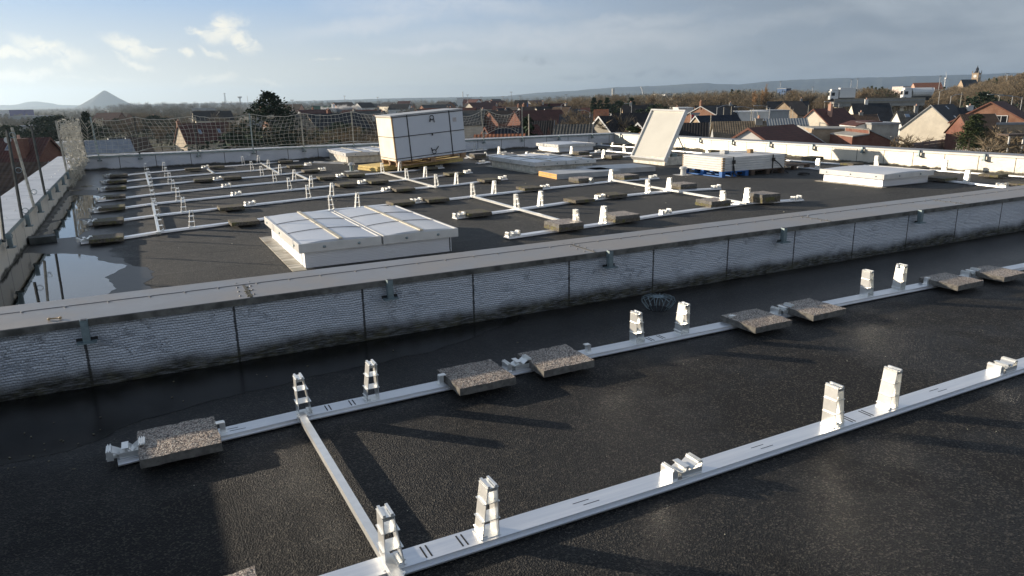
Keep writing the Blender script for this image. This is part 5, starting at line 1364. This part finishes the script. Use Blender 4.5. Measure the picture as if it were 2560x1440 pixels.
for i in range(16):
    px = [2072, 2120, 2132, 2140, 2160, 2170, 2180, 2190, 2199, 2206, 2212, 2222, 2232, 2240, 1830, 1846][i]; y = [226, 224, 226, 222, 219, 216, 214, 217, 220, 216, 222, 224, 228, 230, 222, 225][i]
    tree(IVY, 'ivy clad dark green trunk in the row above the white trailer' if i < 14 else 'ivy clad tree inside the brown wood left of the poplars', px, y, 270+(i % 5)*5, name='ivy_clad_tree', group='ivy clad trees', wscale=.9+.02*i)
for i in range(15):
    px = 575+i*27+rnd.uniform(-9, 9); d = rnd.uniform(58, 120); y = rnd.uniform(296, 330) if px > 560 else rnd.uniform(312, 338)
    tree(BARE if i % 5 else ROUND, 'dark bare garden tree standing behind the net' if i % 5 else 'dark round evergreen garden tree standing behind the net', px, y, d, name='bare_tree' if i % 5 else 'evergreen_tree', group='bare garden trees behind the net' if i % 5 else 'evergreen garden trees behind the net', wscale=rnd.uniform(1, 1.6))
for i in range(34):
    px = 225+i*12+rnd.uniform(-6, 6); d = rnd.uniform(128, 240); y = rnd.uniform(283, 312)
    k_ = ROUND if i % 4 == 1 else BARE
    tree(k_, 'grey brown leafless tree in the gardens seen through the left net' if k_ is BARE else 'dark leafy tree in the gardens seen through the left net', px, y, d, name='bare_tree' if k_ is BARE else 'evergreen_tree', group='leafless garden trees on the left' if k_ is BARE else 'dark garden trees on the left', wscale=rnd.uniform(1.0, 1.5), rz=rnd.uniform(0, 6))
# the belt of separate bare trees behind the houses
rnd = random.Random(33)
def skyline(px):     # top of the nearer wood, read off the photograph
    xs = [0, 200, 330, 620, 1000, 1200, 1330, 1400, 1560, 1700, 1790, 1850, 1960, 2060, 2140, 2190, 2300, 2400, 2450, 2500, 2560]
    ys = [277, 268, 254, 253, 248, 244, 240, 236, 226, 222, 219, 212, 214, 222, 214, 208, 226, 212, 200, 186, 184]
    return float(np.interp(px, xs, ys))
nb = 0
for i in range(150):
    px = 1260 + (2600-1260)*(i+rnd.random())/150; d = rnd.uniform(190, 330)
    if 2070 < px < 2340: d = rnd.uniform(245, 340)
    y = skyline(px) + abs(rnd.gauss(0, 9)) + rnd.choice([0, 0, 8, 18])
    tree(BARE, 'leafless brown tree in the long wood behind the right hand houses', px, y, d, name='bare_tree', group='leafless trees of the wood belt', wscale=rnd.uniform(.8, 1.25), rz=rnd.uniform(0, 6.28)); nb += 1
for i in range(60):
    px = 1300*(i+rnd.random())/60; d = rnd.uniform(210, 420)
    y = skyline(px) + 22 + abs(rnd.gauss(0, 10))
    tree(BARE, 'leafless grey brown tree of the scattered wood beyond the net', px, y, d, name='bare_tree', group='leafless trees beyond the net', wscale=rnd.uniform(.9, 1.4), rz=rnd.uniform(0, 6.28))
# far woods, read as one mass
def wood(name, d0, d1, n, hmin, hmax, px0, px1, fol, seed, g=GZ, zfun=None, mt=None):
    rnd = random.Random(seed); nr = np.random.RandomState(seed)
    V = []; F = []
    for i in range(n):
        d = d0*(d1/d0)**rnd.random(); px = rnd.uniform(px0, px1); A = far(px, 260, d); h = rnd.uniform(hmin, hmax); w = h*rnd.uniform(.45, .8)
        z0 = (zfun(A) if zfun else g)
        yh = 262.8-.0198*(px-318); low = (30 if px < 1300 else 16)*max(0.0, 1-d/1100) if not zfun else 0
        cap_ = EYE - z0 + (yh-skyline(px)-low+2+rnd.uniform(-9, 2))*d/FPX
        h = max(4.0, min(h, cap_)); w = h*rnd.uniform(.6, 1.0)
        k = fol; c = np.array([A.x, A.y, z0+h*.55]); P_ = nr.normal(0, 1, (k, 3)); P_ /= np.linalg.norm(P_, axis=1)[:, None]; P_ *= (nr.rand(k)**.4)[:, None]
        P_ = P_*np.array([w/2, w/2, h*.45])+c; s = h*.075
        U = nr.normal(0, 1, (k, 3)); U /= np.linalg.norm(U, axis=1)[:, None]; Vv = np.cross(U, nr.normal(0, 1, (k, 3))); Vv /= np.linalg.norm(Vv, axis=1)[:, None]
        U[:, 2] *= 1.5
        i0 = len(V)*3; V.append(np.stack([P_-U*s, P_+U*s*.9, P_+Vv*s*.42], 1).reshape(-1, 3))
    V = np.concatenate(V); nt = len(V)//3
    me = D.meshes.new(name); me.vertices.add(len(V)); me.vertices.foreach_set('co', V.ravel())
    me.loops.add(nt*3); me.loops.foreach_set('vertex_index', np.arange(nt*3, dtype=np.int32))
    me.polygons.add(nt); me.polygons.foreach_set('loop_start', np.arange(0, nt*3, 3, dtype=np.int32)); me.polygons.foreach_set('loop_total', np.full(nt, 3, dtype=np.int32))
    me.materials.append(mt or M_wood); me.update(); me.validate()
    return tag(link(name, me), None, None, kind='stuff')
o = wood('woods', 300, 900, 1700, 9, 15, -200, 2760, 260, 5); o['label'] = 'brown leafless woods covering the plain beyond the town'; o['category'] = 'wood'
o = wood('woods', 900, 3600, 3600, 11, 19, -200, 2760, 80, 6); o['label'] = 'distant woods fading towards the horizon'; o['category'] = 'wood'
# rising wooded ground on the right
def knoll_z(A):
    px = 1280+FPX*(Vector(A)-ORG).dot(RT)/max(1, (Vector(A)-ORG).dot(FW)); return GZ + float(np.interp(px, [2230, 2350, 2450, 2560, 2700], [0, 3, 9, 13, 13]))
o = wood('woods', 330, 430, 300, 6, 9, 2290, 2720, 300, 8, zfun=knoll_z, mt=M_twig); o['label'] = 'olive brown wood on the rise at the right edge'; o['category'] = 'wood'
rnd = random.Random(44)
for i in range(70):
    px = 2300+(2620-2300)*(i+rnd.random())/70; d = rnd.uniform(300, 420); y = float(np.interp(px, [2290, 2400, 2450, 2500, 2600], [228, 209, 199, 187, 182]))+rnd.choice([0, 2, 5, 10, 18, 26])
    tree(BARE if rnd.random() < .82 else IVY, 'olive brown tree on the wooded rise by the belfry', px, y, d, h=rnd.uniform(11, 15), name='bare_tree', group='trees on the wooded rise', wscale=rnd.uniform(.8, 1.2), rz=rnd.uniform(0, 6.28))
m = MB(); pts = []
for px in range(2200, 2960, 40):
    for d in (270, 330, 450, 560):
        A = far(px, 230, d); kz = knoll_z(A) if d in (330, 450) else GZ-.3; m.v.append((A.x, A.y, kz-.2))
nn = len(range(2200, 2960, 40))
for i in range(nn-1):
    for j in range(3): m.f.append((i*4+j, i*4+j+1, (i+1)*4+j+1, (i+1)*4+j)); m.m.append(0)
struct(m.build('hill', M_ground))
# distant hills
def hill_f(N, b, g, o):
    n = N.noise(g, .0022, 4, .6); n2 = N.noise(g, .02, 4, .7)
    col = N.mix(N.ramp(n, .45, .56), (.030, .036, .026, 1), (.085, .085, .050, 1)); col = N.mix(N.ramp(n2, .4, .7, 0, .5), col, (.05, .045, .03, 1)); N.set(b.inputs['Base Color'], col)
M_hill = mat('wooded hills', (.04, .045, .03), .95, 0, .05, hill_f)
def ridge(name, prof, d, dep, mt, seed, jag=1.0):
    xs = np.arange(prof[0][0], prof[-1][0]+1, 12.0); rnd = random.Random(seed); m = MB(); px_, py_ = zip(*prof); rows = [(-dep, 0), (-dep*.45, .45), (-dep*.15, .85), (0, 1), (dep*.5, .7), (dep, 0)]
    for x in xs:
        y = float(np.interp(x, px_, py_)) + rnd.uniform(-jag, jag)
        A = far(x, y, d); hz = A.z-GZ
        for dd, f in rows:
            Bq = far(x, y, d+dd); m.v.append((Bq.x, Bq.y, GZ-.5+hz*f+(rnd.uniform(-.03, .03)*hz if 0 < f < 1 else 0)))
    k = len(rows)
    for i in range(len(xs)-1):
        for j in range(k-1): m.f.append((i*k+j, i*k+j+1, (i+1)*k+j+1, (i+1)*k+j)); m.m.append(0)
    return struct(m.build(name, mt))
ridge('hills', [(1270, 239), (1340, 232), (1440, 226), (1540, 218), (1600, 216), (1650, 214), (1700, 211), (1760, 207), (1800, 210), (1850, 211), (1900, 205), (1975, 200), (2100, 195), (2200, 193), (2300, 190), (2400, 187), (2450, 186), (2520, 182), (2580, 181), (2900, 178)], 8000, 1800, M_hill, 3, .5)
ridge('hills', [(-300, 267), (40, 262), (58, 257), (75, 254), (95, 254), (118, 256), (150, 262), (220, 263), (400, 260), (700, 254), (1000, 245), (1200, 242), (1340, 239), (1450, 237)], 6500, 900, M_hill, 4, .4)
# slag heap
A = far(261, 226.5, 4300); m = MB(); hz = A.z-GZ; prof_ = [(176, 0), (120, .26*hz), (60, .62*hz), (12, .965*hz), (4, hz)]
rnd = random.Random(6); n = 28; i0 = 0
for r, z in prof_:
    for k in range(n): a = 2*PI*k/n; rr = r*(1+rnd.uniform(-.02, .02)); m.v.append((rr*math.cos(a), rr*math.sin(a), z))
for j in range(len(prof_)-1):
    for k in range(n): m.f.append((j*n+k, j*n+(k+1) % n, (j+1)*n+(k+1) % n, (j+1)*n+k)); m.m.append(0)
m.f.append(tuple((len(prof_)-1)*n+k for k in range(n))); m.m.append(0)
M_slag = simple('slag heap shale', (.018, .019, .020), .95, 0, .2, .02, use='g')
o = m.build('slag_heap', M_slag, loc=(A.x, A.y, GZ)); o['kind'] = 'structure'
# ------------------------------------------------------------------ landmarks, masts, viaduct
def mast(label, px, ytop, d, r=.12, head='lamp', name='lamp_mast', group='tall lighting masts', mt=None, ybase=None, arm=0):
    A = far(px, ytop, d); t = thing(name, label, 'lamp post', (A.x, A.y, GZ), -YAW, group); h = A.z-GZ; mt = mt or M_zinc
    m = MB(); m.tube([(0, 0, 0), (0, 0, h*.5), (0, 0, h)], r, 8, r2=r*.6); m.build('pole', mt, t)
    m = MB()
    if head == 'lamp': m.box((0, 0, h-.05), (1.6, .3, .25)); m.build('lamp_head', mt, t)
    elif head == 'arm':
        m.tube([(0, 0, h-.1), (arm*.6, 0, h+.25), (arm, 0, h+.30)], .05, 6); m.build('arm', mt, t)
        m = MB(); m.box((arm*1.15, 0, h+.28), (.7, .22, .12)); m.build('lamp_head', mt, t)
    return t
for i, (px, y, d) in enumerate(((1169, 237, 420), (1203, 242, 430), (1257, 241, 420), (1278, 230, 460), (1300, 240, 380), (1415, 236, 400), (1952, 204, 520), (2129, 199, 420), (2145, 197, 440), (2351, 190, 420), (2519, 184, 330), (730, 250, 330), (944, 243, 500), (861, 240, 520), (2032, 217, 480))):
    mast('tall slim lighting mast above the woods, %s from the left' % ORD[i if i < 11 else i], px, y, d, .16 if d > 300 else .12) if False else mast('tall slim lighting mast on the skyline at photo position %s' % ('%d percent from the left' % round(px/25.6)), px, y, d, .18)
for i, (px, y, d, a) in enumerate(((1475, 280, 108, -1.2), (1579, 262, 150, -1.0), (1793, 268, 110, 1.7), (1884, 271, 110, -2.2), (1925, 268, 120, -2.0), (2098, 258, 120, -1.8), (2350, 228, 150, 1.2), (2532, 240, 110, -3.0), (2556, 243, 115, -3.0), (1403, 262, 160, 0.8), (2378, 240, 130, 1.4))):
    mast('street lamp with bent arm among the roofs at %d percent from the left' % round(px/25.6), px, y, d, .07, 'arm', 'street_lamp', 'street lamps with arms', None, None, a)
for i, (px, y, d) in enumerate(((1778, 286, 80), (1810, 268, 115), (1829, 266, 118), (1879, 275, 95), (1895, 280, 96), (1976, 266, 150), (1983, 272, 140), (2022, 262, 150), (2062, 258, 160), (2405, 230, 140), (2500, 235, 130), (1322, 285, 58), (1552, 270, 110))):
    mast('plain pole standing among the roofs at %d percent from the left' % round(px/25.6), px, y, d, .08, None, 'utility_pole', 'plain poles among the roofs', M_postp)
# viaduct
a, c = far(2085, 255, 210), far(2312, 256, 205); rz = math.atan2((c-a).y, (c-a).x); L = (c-a).length
t = thing('viaduct', 'concrete road viaduct on round pillars behind the slate roofed house', 'viaduct', (a.x, a.y, GZ), rz); hz = a.z-GZ
m = MB(); m.bx(0, L, 0, 9, hz-1.3, hz); m.build('deck', W['conc'], t)
m = MB(); m.bx(0, L, -.15, -.002, hz-.5, hz+.9); m.build('wall', W['stone'], t)
m = MB(); m.bx(0, L, -.24, -.152, hz+.15, hz+.35); m.build('guard_rail', M_zinc, t)
for i in range(7):
    m = MB(); x = 2+i*(L-4)/6; m.tube([(x, 1.5, 0), (x, 1.5, hz-1.3)], .5, 12); m.tube([(x, 7, 0), (x, 7, hz-1.3)], .5, 12); m.bx(x-.6, x+.6, .5, 8, hz-1.7, hz-1.302); m.build('pillar', W['cream'], t)
def truck(label, px, d, L, tank=False):
    q = far(px, 250, d); t = thing('truck' if not tank else 'tanker_truck', label, 'truck', (q.x, q.y, GZ+hz), rz, None)
    m = MB()
    if not tank: m.bx(0, L, 0, 2.5, 1.1, 3.9)
    else: m.tube([(0, 1.2, 2.2), (.4, 1.2, 2.3), (L-.4, 1.2, 2.3), (L, 1.2, 2.2)], 1.25, 14)
    m.build('trailer', M_wfr, t, bevel=.08)
    m = MB(); m.bx(-2.6, -.3, 0, 2.5, .6, 3.0); m.bx(-2.3, -.3, .1, 2.4, 3.0, 3.6); m.build('cab', M_wfr, t, bevel=.15)
    m = MB(); m.bx(-2.63, -2.602, .25, 2.25, 1.7, 2.7); m.bx(-2.2, -1.3, -.02, -.002, 1.7, 2.6); m.build('window', M_glass, t)
    m = MB(); m.bx(-2.4, L, .9, 1.6, .6, 1.08); m.build('chassis', M_black, t)
    for x in (-1.9, .9, L-2.6, L-1.4):
        for y in (.12, 2.38): m = MB(); m.tube([(x, y-.14, .5), (x, y+.14, .5)], .5, 14); m.build('wheel', M_black, t)
truck('white lorry with box trailer driving on the viaduct', 2098, 212, 4.2)
truck('white tanker lorry on the viaduct', 2281, 208, 5.2, True)
# belfry
A = far(2445, 163, 640); t = thing('belfry', 'square stone belfry with clock faces and dark onion spire on the wooded rise', 'belfry', (A.x, A.y, GZ), -YAW+.6); k = A.z-GZ
m = MB(); m.bx(-2.6, 2.6, -2.6, 2.6, 0, k-6.9); m.bx(-2.9, 2.9, -2.9, 2.9, k-6.9, k-6.4); m.build('tower', W['ybrick'], t)
m = MB()
for sx in (-1, 1):
    for sy in (-1, 1): m.lathe((sx*2.5, sy*2.5, k-6.4), [(.35, 0), (.35, 1.0), (.05, 2.2)], 8)
m.build('corner_turret', W['stone'], t)
m = MB(); m.lathe((0, 0, k-6.4), [(1.9, 0), (1.9, .8), (1.2, 1.6), (1.0, 2.6), (1.25, 3.2), (.8, 4.2), (.3, 4.8), (.15, 6.2), (.05, 6.4)], 12); m.build('spire', Rf['slate'], t)
for s in (0, 1):
    m = MB(); m.lathe((0, 0, 0), [(.01, 0), (1.25, 0), (1.25, .08), (.01, .08)], 20)
    m.v = [((x, -2.62-z, k-9+y) if s == 0 else (-2.62-z, x, k-9+y)) for x, y, z in m.v]; m.build('clock_face', M_wfr, t)
A = far(2403, 197, 600); house('dark roofed church nave at the foot of the belfry', (2403, 199), 600, 0, 10, 12, 6, W['ybrick'], Rf['slate'], cat='church', name='church', simple_=True)
# white residential blocks and far towers
flat('white terraced apartment block on the far slope', 2258, 2296, 216, 560, 14, 4, W['pink'], 'apartment block', 'apartment_block', wins=(8, 3, 1.6, 1.5))
flat('white apartment block right of the pinkish one on the far slope', 2298, 2326, 215, 580, 14, 4, W['white'], 'apartment block', 'apartment_block', wins=(6, 3, 1.6, 1.5))
house('red roofed house group on the far slope', (2352, 206), 520, 172, 10, 18, 4, W['salmon'], Rf['orange'], simple_=True)
flat('pale twin tower block far off on the plain', 1531, 1537, 221, 2600, 10, 0, W['cream'], 'tower block', 'tower_block', wins=(3, 8, 1.5, 1.6))
t = thing('curved_pylon', 'white curved leaning pylon on the far plain', 'pylon', far(1608, 240, 1900)); q0 = far(1608, 232, 1900)-far(1608, 240, 1900)
m = MB(); s_ = 1900/FPX
pl = [RH*(0*s_)+Vector((0, 0, 0)), RH*(-1*s_)+Vector((0, 0, 8*s_)), RH*(-3*s_)+Vector((0, 0, 16*s_)), RH*(-6*s_)+Vector((0, 0, 22*s_))]
m.tube([tuple(p) for p in pl], 1.5, 8, r2=2.2); m.build('shaft', M_wfr, t)
A = far(599, 241, 3000); t = thing('water_tower', 'mushroom shaped water tower on the horizon left of the pine', 'water tower', (A.x, A.y, GZ)); k = A.z-GZ
m = MB(); m.lathe((0, 0, 0), [(3, 0), (2.4, k-9)], 12); m.build('shaft', W['conc'], t); m = MB(); m.lathe((0, 0, k-9), [(2.4, 0), (9, 6), (9.5, 8), (2, 9)], 16); m.build('tank', W['conc'], t)
A = far(561, 233, 2600); t = thing('lattice_mast', 'lattice radio mast on the horizon between slag heap and pine', 'radio mast', (A.x, A.y, GZ)); k = A.z-GZ
m = MB()
for sx in (-1, 1):
    for sy in (-1, 1): m.tube([(sx*3, sy*3, 0), (sx*1.0, sy*1.0, k)], .5, 4)
for j in range(10): z = k*j/10; w = 3-2*j/10; m.tube([(-w, -w, z), (w, w, z+k/10)], .3, 4); m.tube([(w, -w, z), (-w, w, z+k/10)], .3, 4)
m.build('lattice', M_zinc, t); m = MB(); m.bx(-3, 3, -3, 3, k-2, k); m.build('platform', M_zinc, t)
for px, y, d in ((618, 240, 2600), (1157, 229, 1500)):
    A = far(px, y, d); t = thing('thin_mast', 'thin mast on the skyline, right of the water tower' if px < 700 else 'thin mast on the skyline above the crate', 'mast', (A.x, A.y, GZ)); m = MB(); m.tube([(0, 0, 0), (0, 0, A.z-GZ)], .8, 6); m.build('pole', M_zinc, t)
# wind turbine
A = far(2364, 196, 600); t = thing('wind_turbine', 'white wind turbine in front of the far hills', 'wind turbine', (A.x, A.y, GZ), -YAW); k = A.z-GZ
m = MB(); m.tube([(0, 0, 0), (0, 0, k)], .55, 10, r2=.35); m.build('tower', M_wfr, t); m = MB(); m.box((0, 0, k+.2), (.7, 1.8, .7)); m.build('nacelle', M_wfr, t)
for a in (100, 220, 340):
    m = MB(); ca, sa = math.cos(math.radians(a)), math.sin(math.radians(a)); m.tube([(0, -1, k+.2), (2.6*ca, -1, k+.2+2.6*sa), (5.2*ca, -1, k+.2+5.2*sa)], .22, 5, r2=.08); m.build('blade', M_wfr, t)
# far sheds
for lab, x0, x1, y, d, mt in (('long low pale blue industrial shed on the left plain', 20, 98, 291, 420, W['grey']), ('violet industrial box on the left plain', 22, 60, 275, 700, plaster('violet cladding', (.10, .08, .22))),
                              ('white shed at the left edge of the plain', -10, 18, 276, 720, W['white']), ('green clad factory hall beside the white chimney', 778, 823, 264, 420, plaster('green cladding', (.10, .17, .13))),
                              ('pale hall right of the green factory', 815, 833, 272, 400, W['white']), ('long white roofed hall behind the crate', 1142, 1178, 245, 700, W['white']),
                              ('grey hall among far trees left of the pine', 480, 520, 271, 520, W['grey']), ('pale building between the dark evergreens on the left', 43, 78, 315, 150, W['conc']),
                              ('white flats in the distance above the woods right of the hatch', 1663, 1682, 236, 700, W['white']), ('pale flats left of the white ones above the woods', 1641, 1658, 235, 720, W['cream']),
                              ('tiny white halls on the left horizon', 360, 392, 272, 900, W['white']), ('low white hall among trees right of the poplars', 1928, 1944, 233, 430, W['white']), ('blue cladded tower right of the poplars', 1966, 1978, 221, 420, plaster('dull blue cladding', (.06, .10, .18)))):
    flat(lab, x0, x1, y, d, 14, 0, mt, 'industrial building' if 'flats' not in lab else 'apartment block', 'industrial_hall')
A = far(833, 260, 415); t = thing('factory_chimney', 'slim white factory chimney beside the green hall', 'chimney', (A.x, A.y, GZ)); m = MB(); m.tube([(0, 0, 0), (0, 0, A.z-GZ)], 1.1, 10, r2=.9); m.build('shaft', M_wfr, t)
# steam
A = far(852, 278, 410); m = MB(); rnd = random.Random(8)
ms = D.materials.new('steam'); ms.use_nodes = True; tt = ms.node_tree; tt.nodes.clear(); N = NT(tt)
pv = N.n('ShaderNodeVolumePrincipled'); pv.inputs['Color'].default_value = (1, 1, 1, 1); gg = N.n('ShaderNodeTexCoord').outputs['Object']
NN = N.noise(gg, .25, 4, .6); ll = N.vmath('LENGTH', N.scale(gg, (.085, .2, .26)))
N.set(pv.inputs['Density'], N.math('MULTIPLY', N.ramp(N.math('SUBTRACT', NN, N.math('MULTIPLY', ll, .42)), .12, .34), .9)); oo = N.n('ShaderNodeOutputMaterial'); tt.links.new(pv.outputs[0], oo.inputs['Volume'])
m.bx(-11, 11, -5, 5, -4, 4); o = m.build('steam', ms, loc=(A.x, A.y, A.z), rz=-YAW); tag(o, 'white puff of steam drifting beside the factory chimney', 'steam', kind='stuff')
# palisade fences of concrete and garden bits, right
def picket(label, p0, p1, n, h, mt, seed, cat='fence'):
    a, c = Vector(p0), Vector(p1); rz = math.atan2((c-a).y, (c-a).x); L = (c-a).length; t = thing('picket_fence', label, cat, (a.x, a.y, GZ), rz); rnd = random.Random(seed); m = MB()
    for i in range(n):
        x = L*i/(n-1); hh = h+rnd.uniform(-.06, .06); m.box((x, 0, hh/2), (.09, .05, hh), ry=rnd.uniform(-.03, .03)); m.box((x, 0, hh+.03), (.05, .05, .09))
    m.build('picket', mt, t); m = MB()
    for z in (h*.35, h*.85): m.bx(-.05, L+.05, .03, .08, z-.04, z+.04)
    m.build('rail', mt, t)
def gp(px, d): A = far(px, 300, d); return (A.x, A.y, GZ)
picket('white concrete picket fence, the long nearer run beyond the right parapet', gp(2275, 66), gp(2518, 78), 46, 2.75, W['white'], 1)
picket('short white picket fence left of the long run', gp(2230, 82), gp(2272, 80), 11, 2.2, W['white'], 2)
picket('grey picket fence behind the white one', gp(2400, 92), gp(2545, 84), 26, 2.2, W['conc'], 3)
def panel_fence(label, p0, p1, h, mt):
    a, c = Vector(p0), Vector(p1); rz = math.atan2((c-a).y, (c-a).x); L = (c-a).length; t = thing('panel_fence', label, 'fence', (a.x, a.y, GZ), rz); n = max(2, int(L/2)); m = MB()
    for i in range(n+1): m.bx(L*i/n-.06, L*i/n+.06, -.06, .06, 0, h+.1)
    m.build('post', mt, t); m = MB()
    for i in range(n):
        for j in range(5): m.bx(L*i/n+.06, L*(i+1)/n-.06, -.03, .02, h*j/5+.02, h*(j+1)/5)
    m.build('board', mt, t)
panel_fence('dull timber fence below the carport', gp(2192, 88), gp(2252, 92), 3.2, M_wood if False else W['conc'])
panel_fence('grey mesh like fence running behind the white pickets', gp(2280, 96), gp(2460, 112), 2.0, M_zinc)
flat('stone garden wall in front of the brick house at the right', 2500, 2570, 309, 84, .4, -4, W['ybrick'], 'garden wall', 'garden_wall')
t = thing('clothes_pergola', 'small dark pergola with white posts at the right edge', 'pergola', gp(2530, 72), -YAW)
for x in (0, 1.4): m = MB(); m.bx(x, x+.12, 0, .12, 0, 4.2); m.build('post', W['white'], t)
m = MB(); m.bx(-.3, 1.9, -.3, 1.5, 4.2, 4.35); m.bx(-.2, 1.8, -.2, -.1, 3.3, 3.4); m.build('top_frame', M_woodD, t)
for i, (px, y, d) in enumerate(((2470, 300, 88), (2500, 312, 84), (2542, 318, 74), (2395, 318, 110), (2420, 318, 100), (2255, 330, 84), (2520, 335, 70))):
    tree(SHRUB, 'bare brown garden shrub near the white picket fences', px, y, d, name='bare_shrub', group='bare garden shrubs', wscale=1.8)
# ------------------------------------------------------------------ air
m = MB(); m.bx(-11000, 11000, -9000, 11500, GZ-1.5, 215)
mh = D.materials.new('air'); mh.use_nodes = True; tt = mh.node_tree; tt.nodes.clear(); N = NT(tt)
pv = N.n('ShaderNodeVolumePrincipled'); pv.inputs['Color'].default_value = (.62, .80, 1.0, 1); pv.inputs['Density'].default_value = 0.00012; pv.inputs['Anisotropy'].default_value = .5
oo = N.n('ShaderNodeOutputMaterial'); tt.links.new(pv.outputs[0], oo.inputs['Volume'])
o = m.build('haze', mh); o['kind'] = 'stuff'
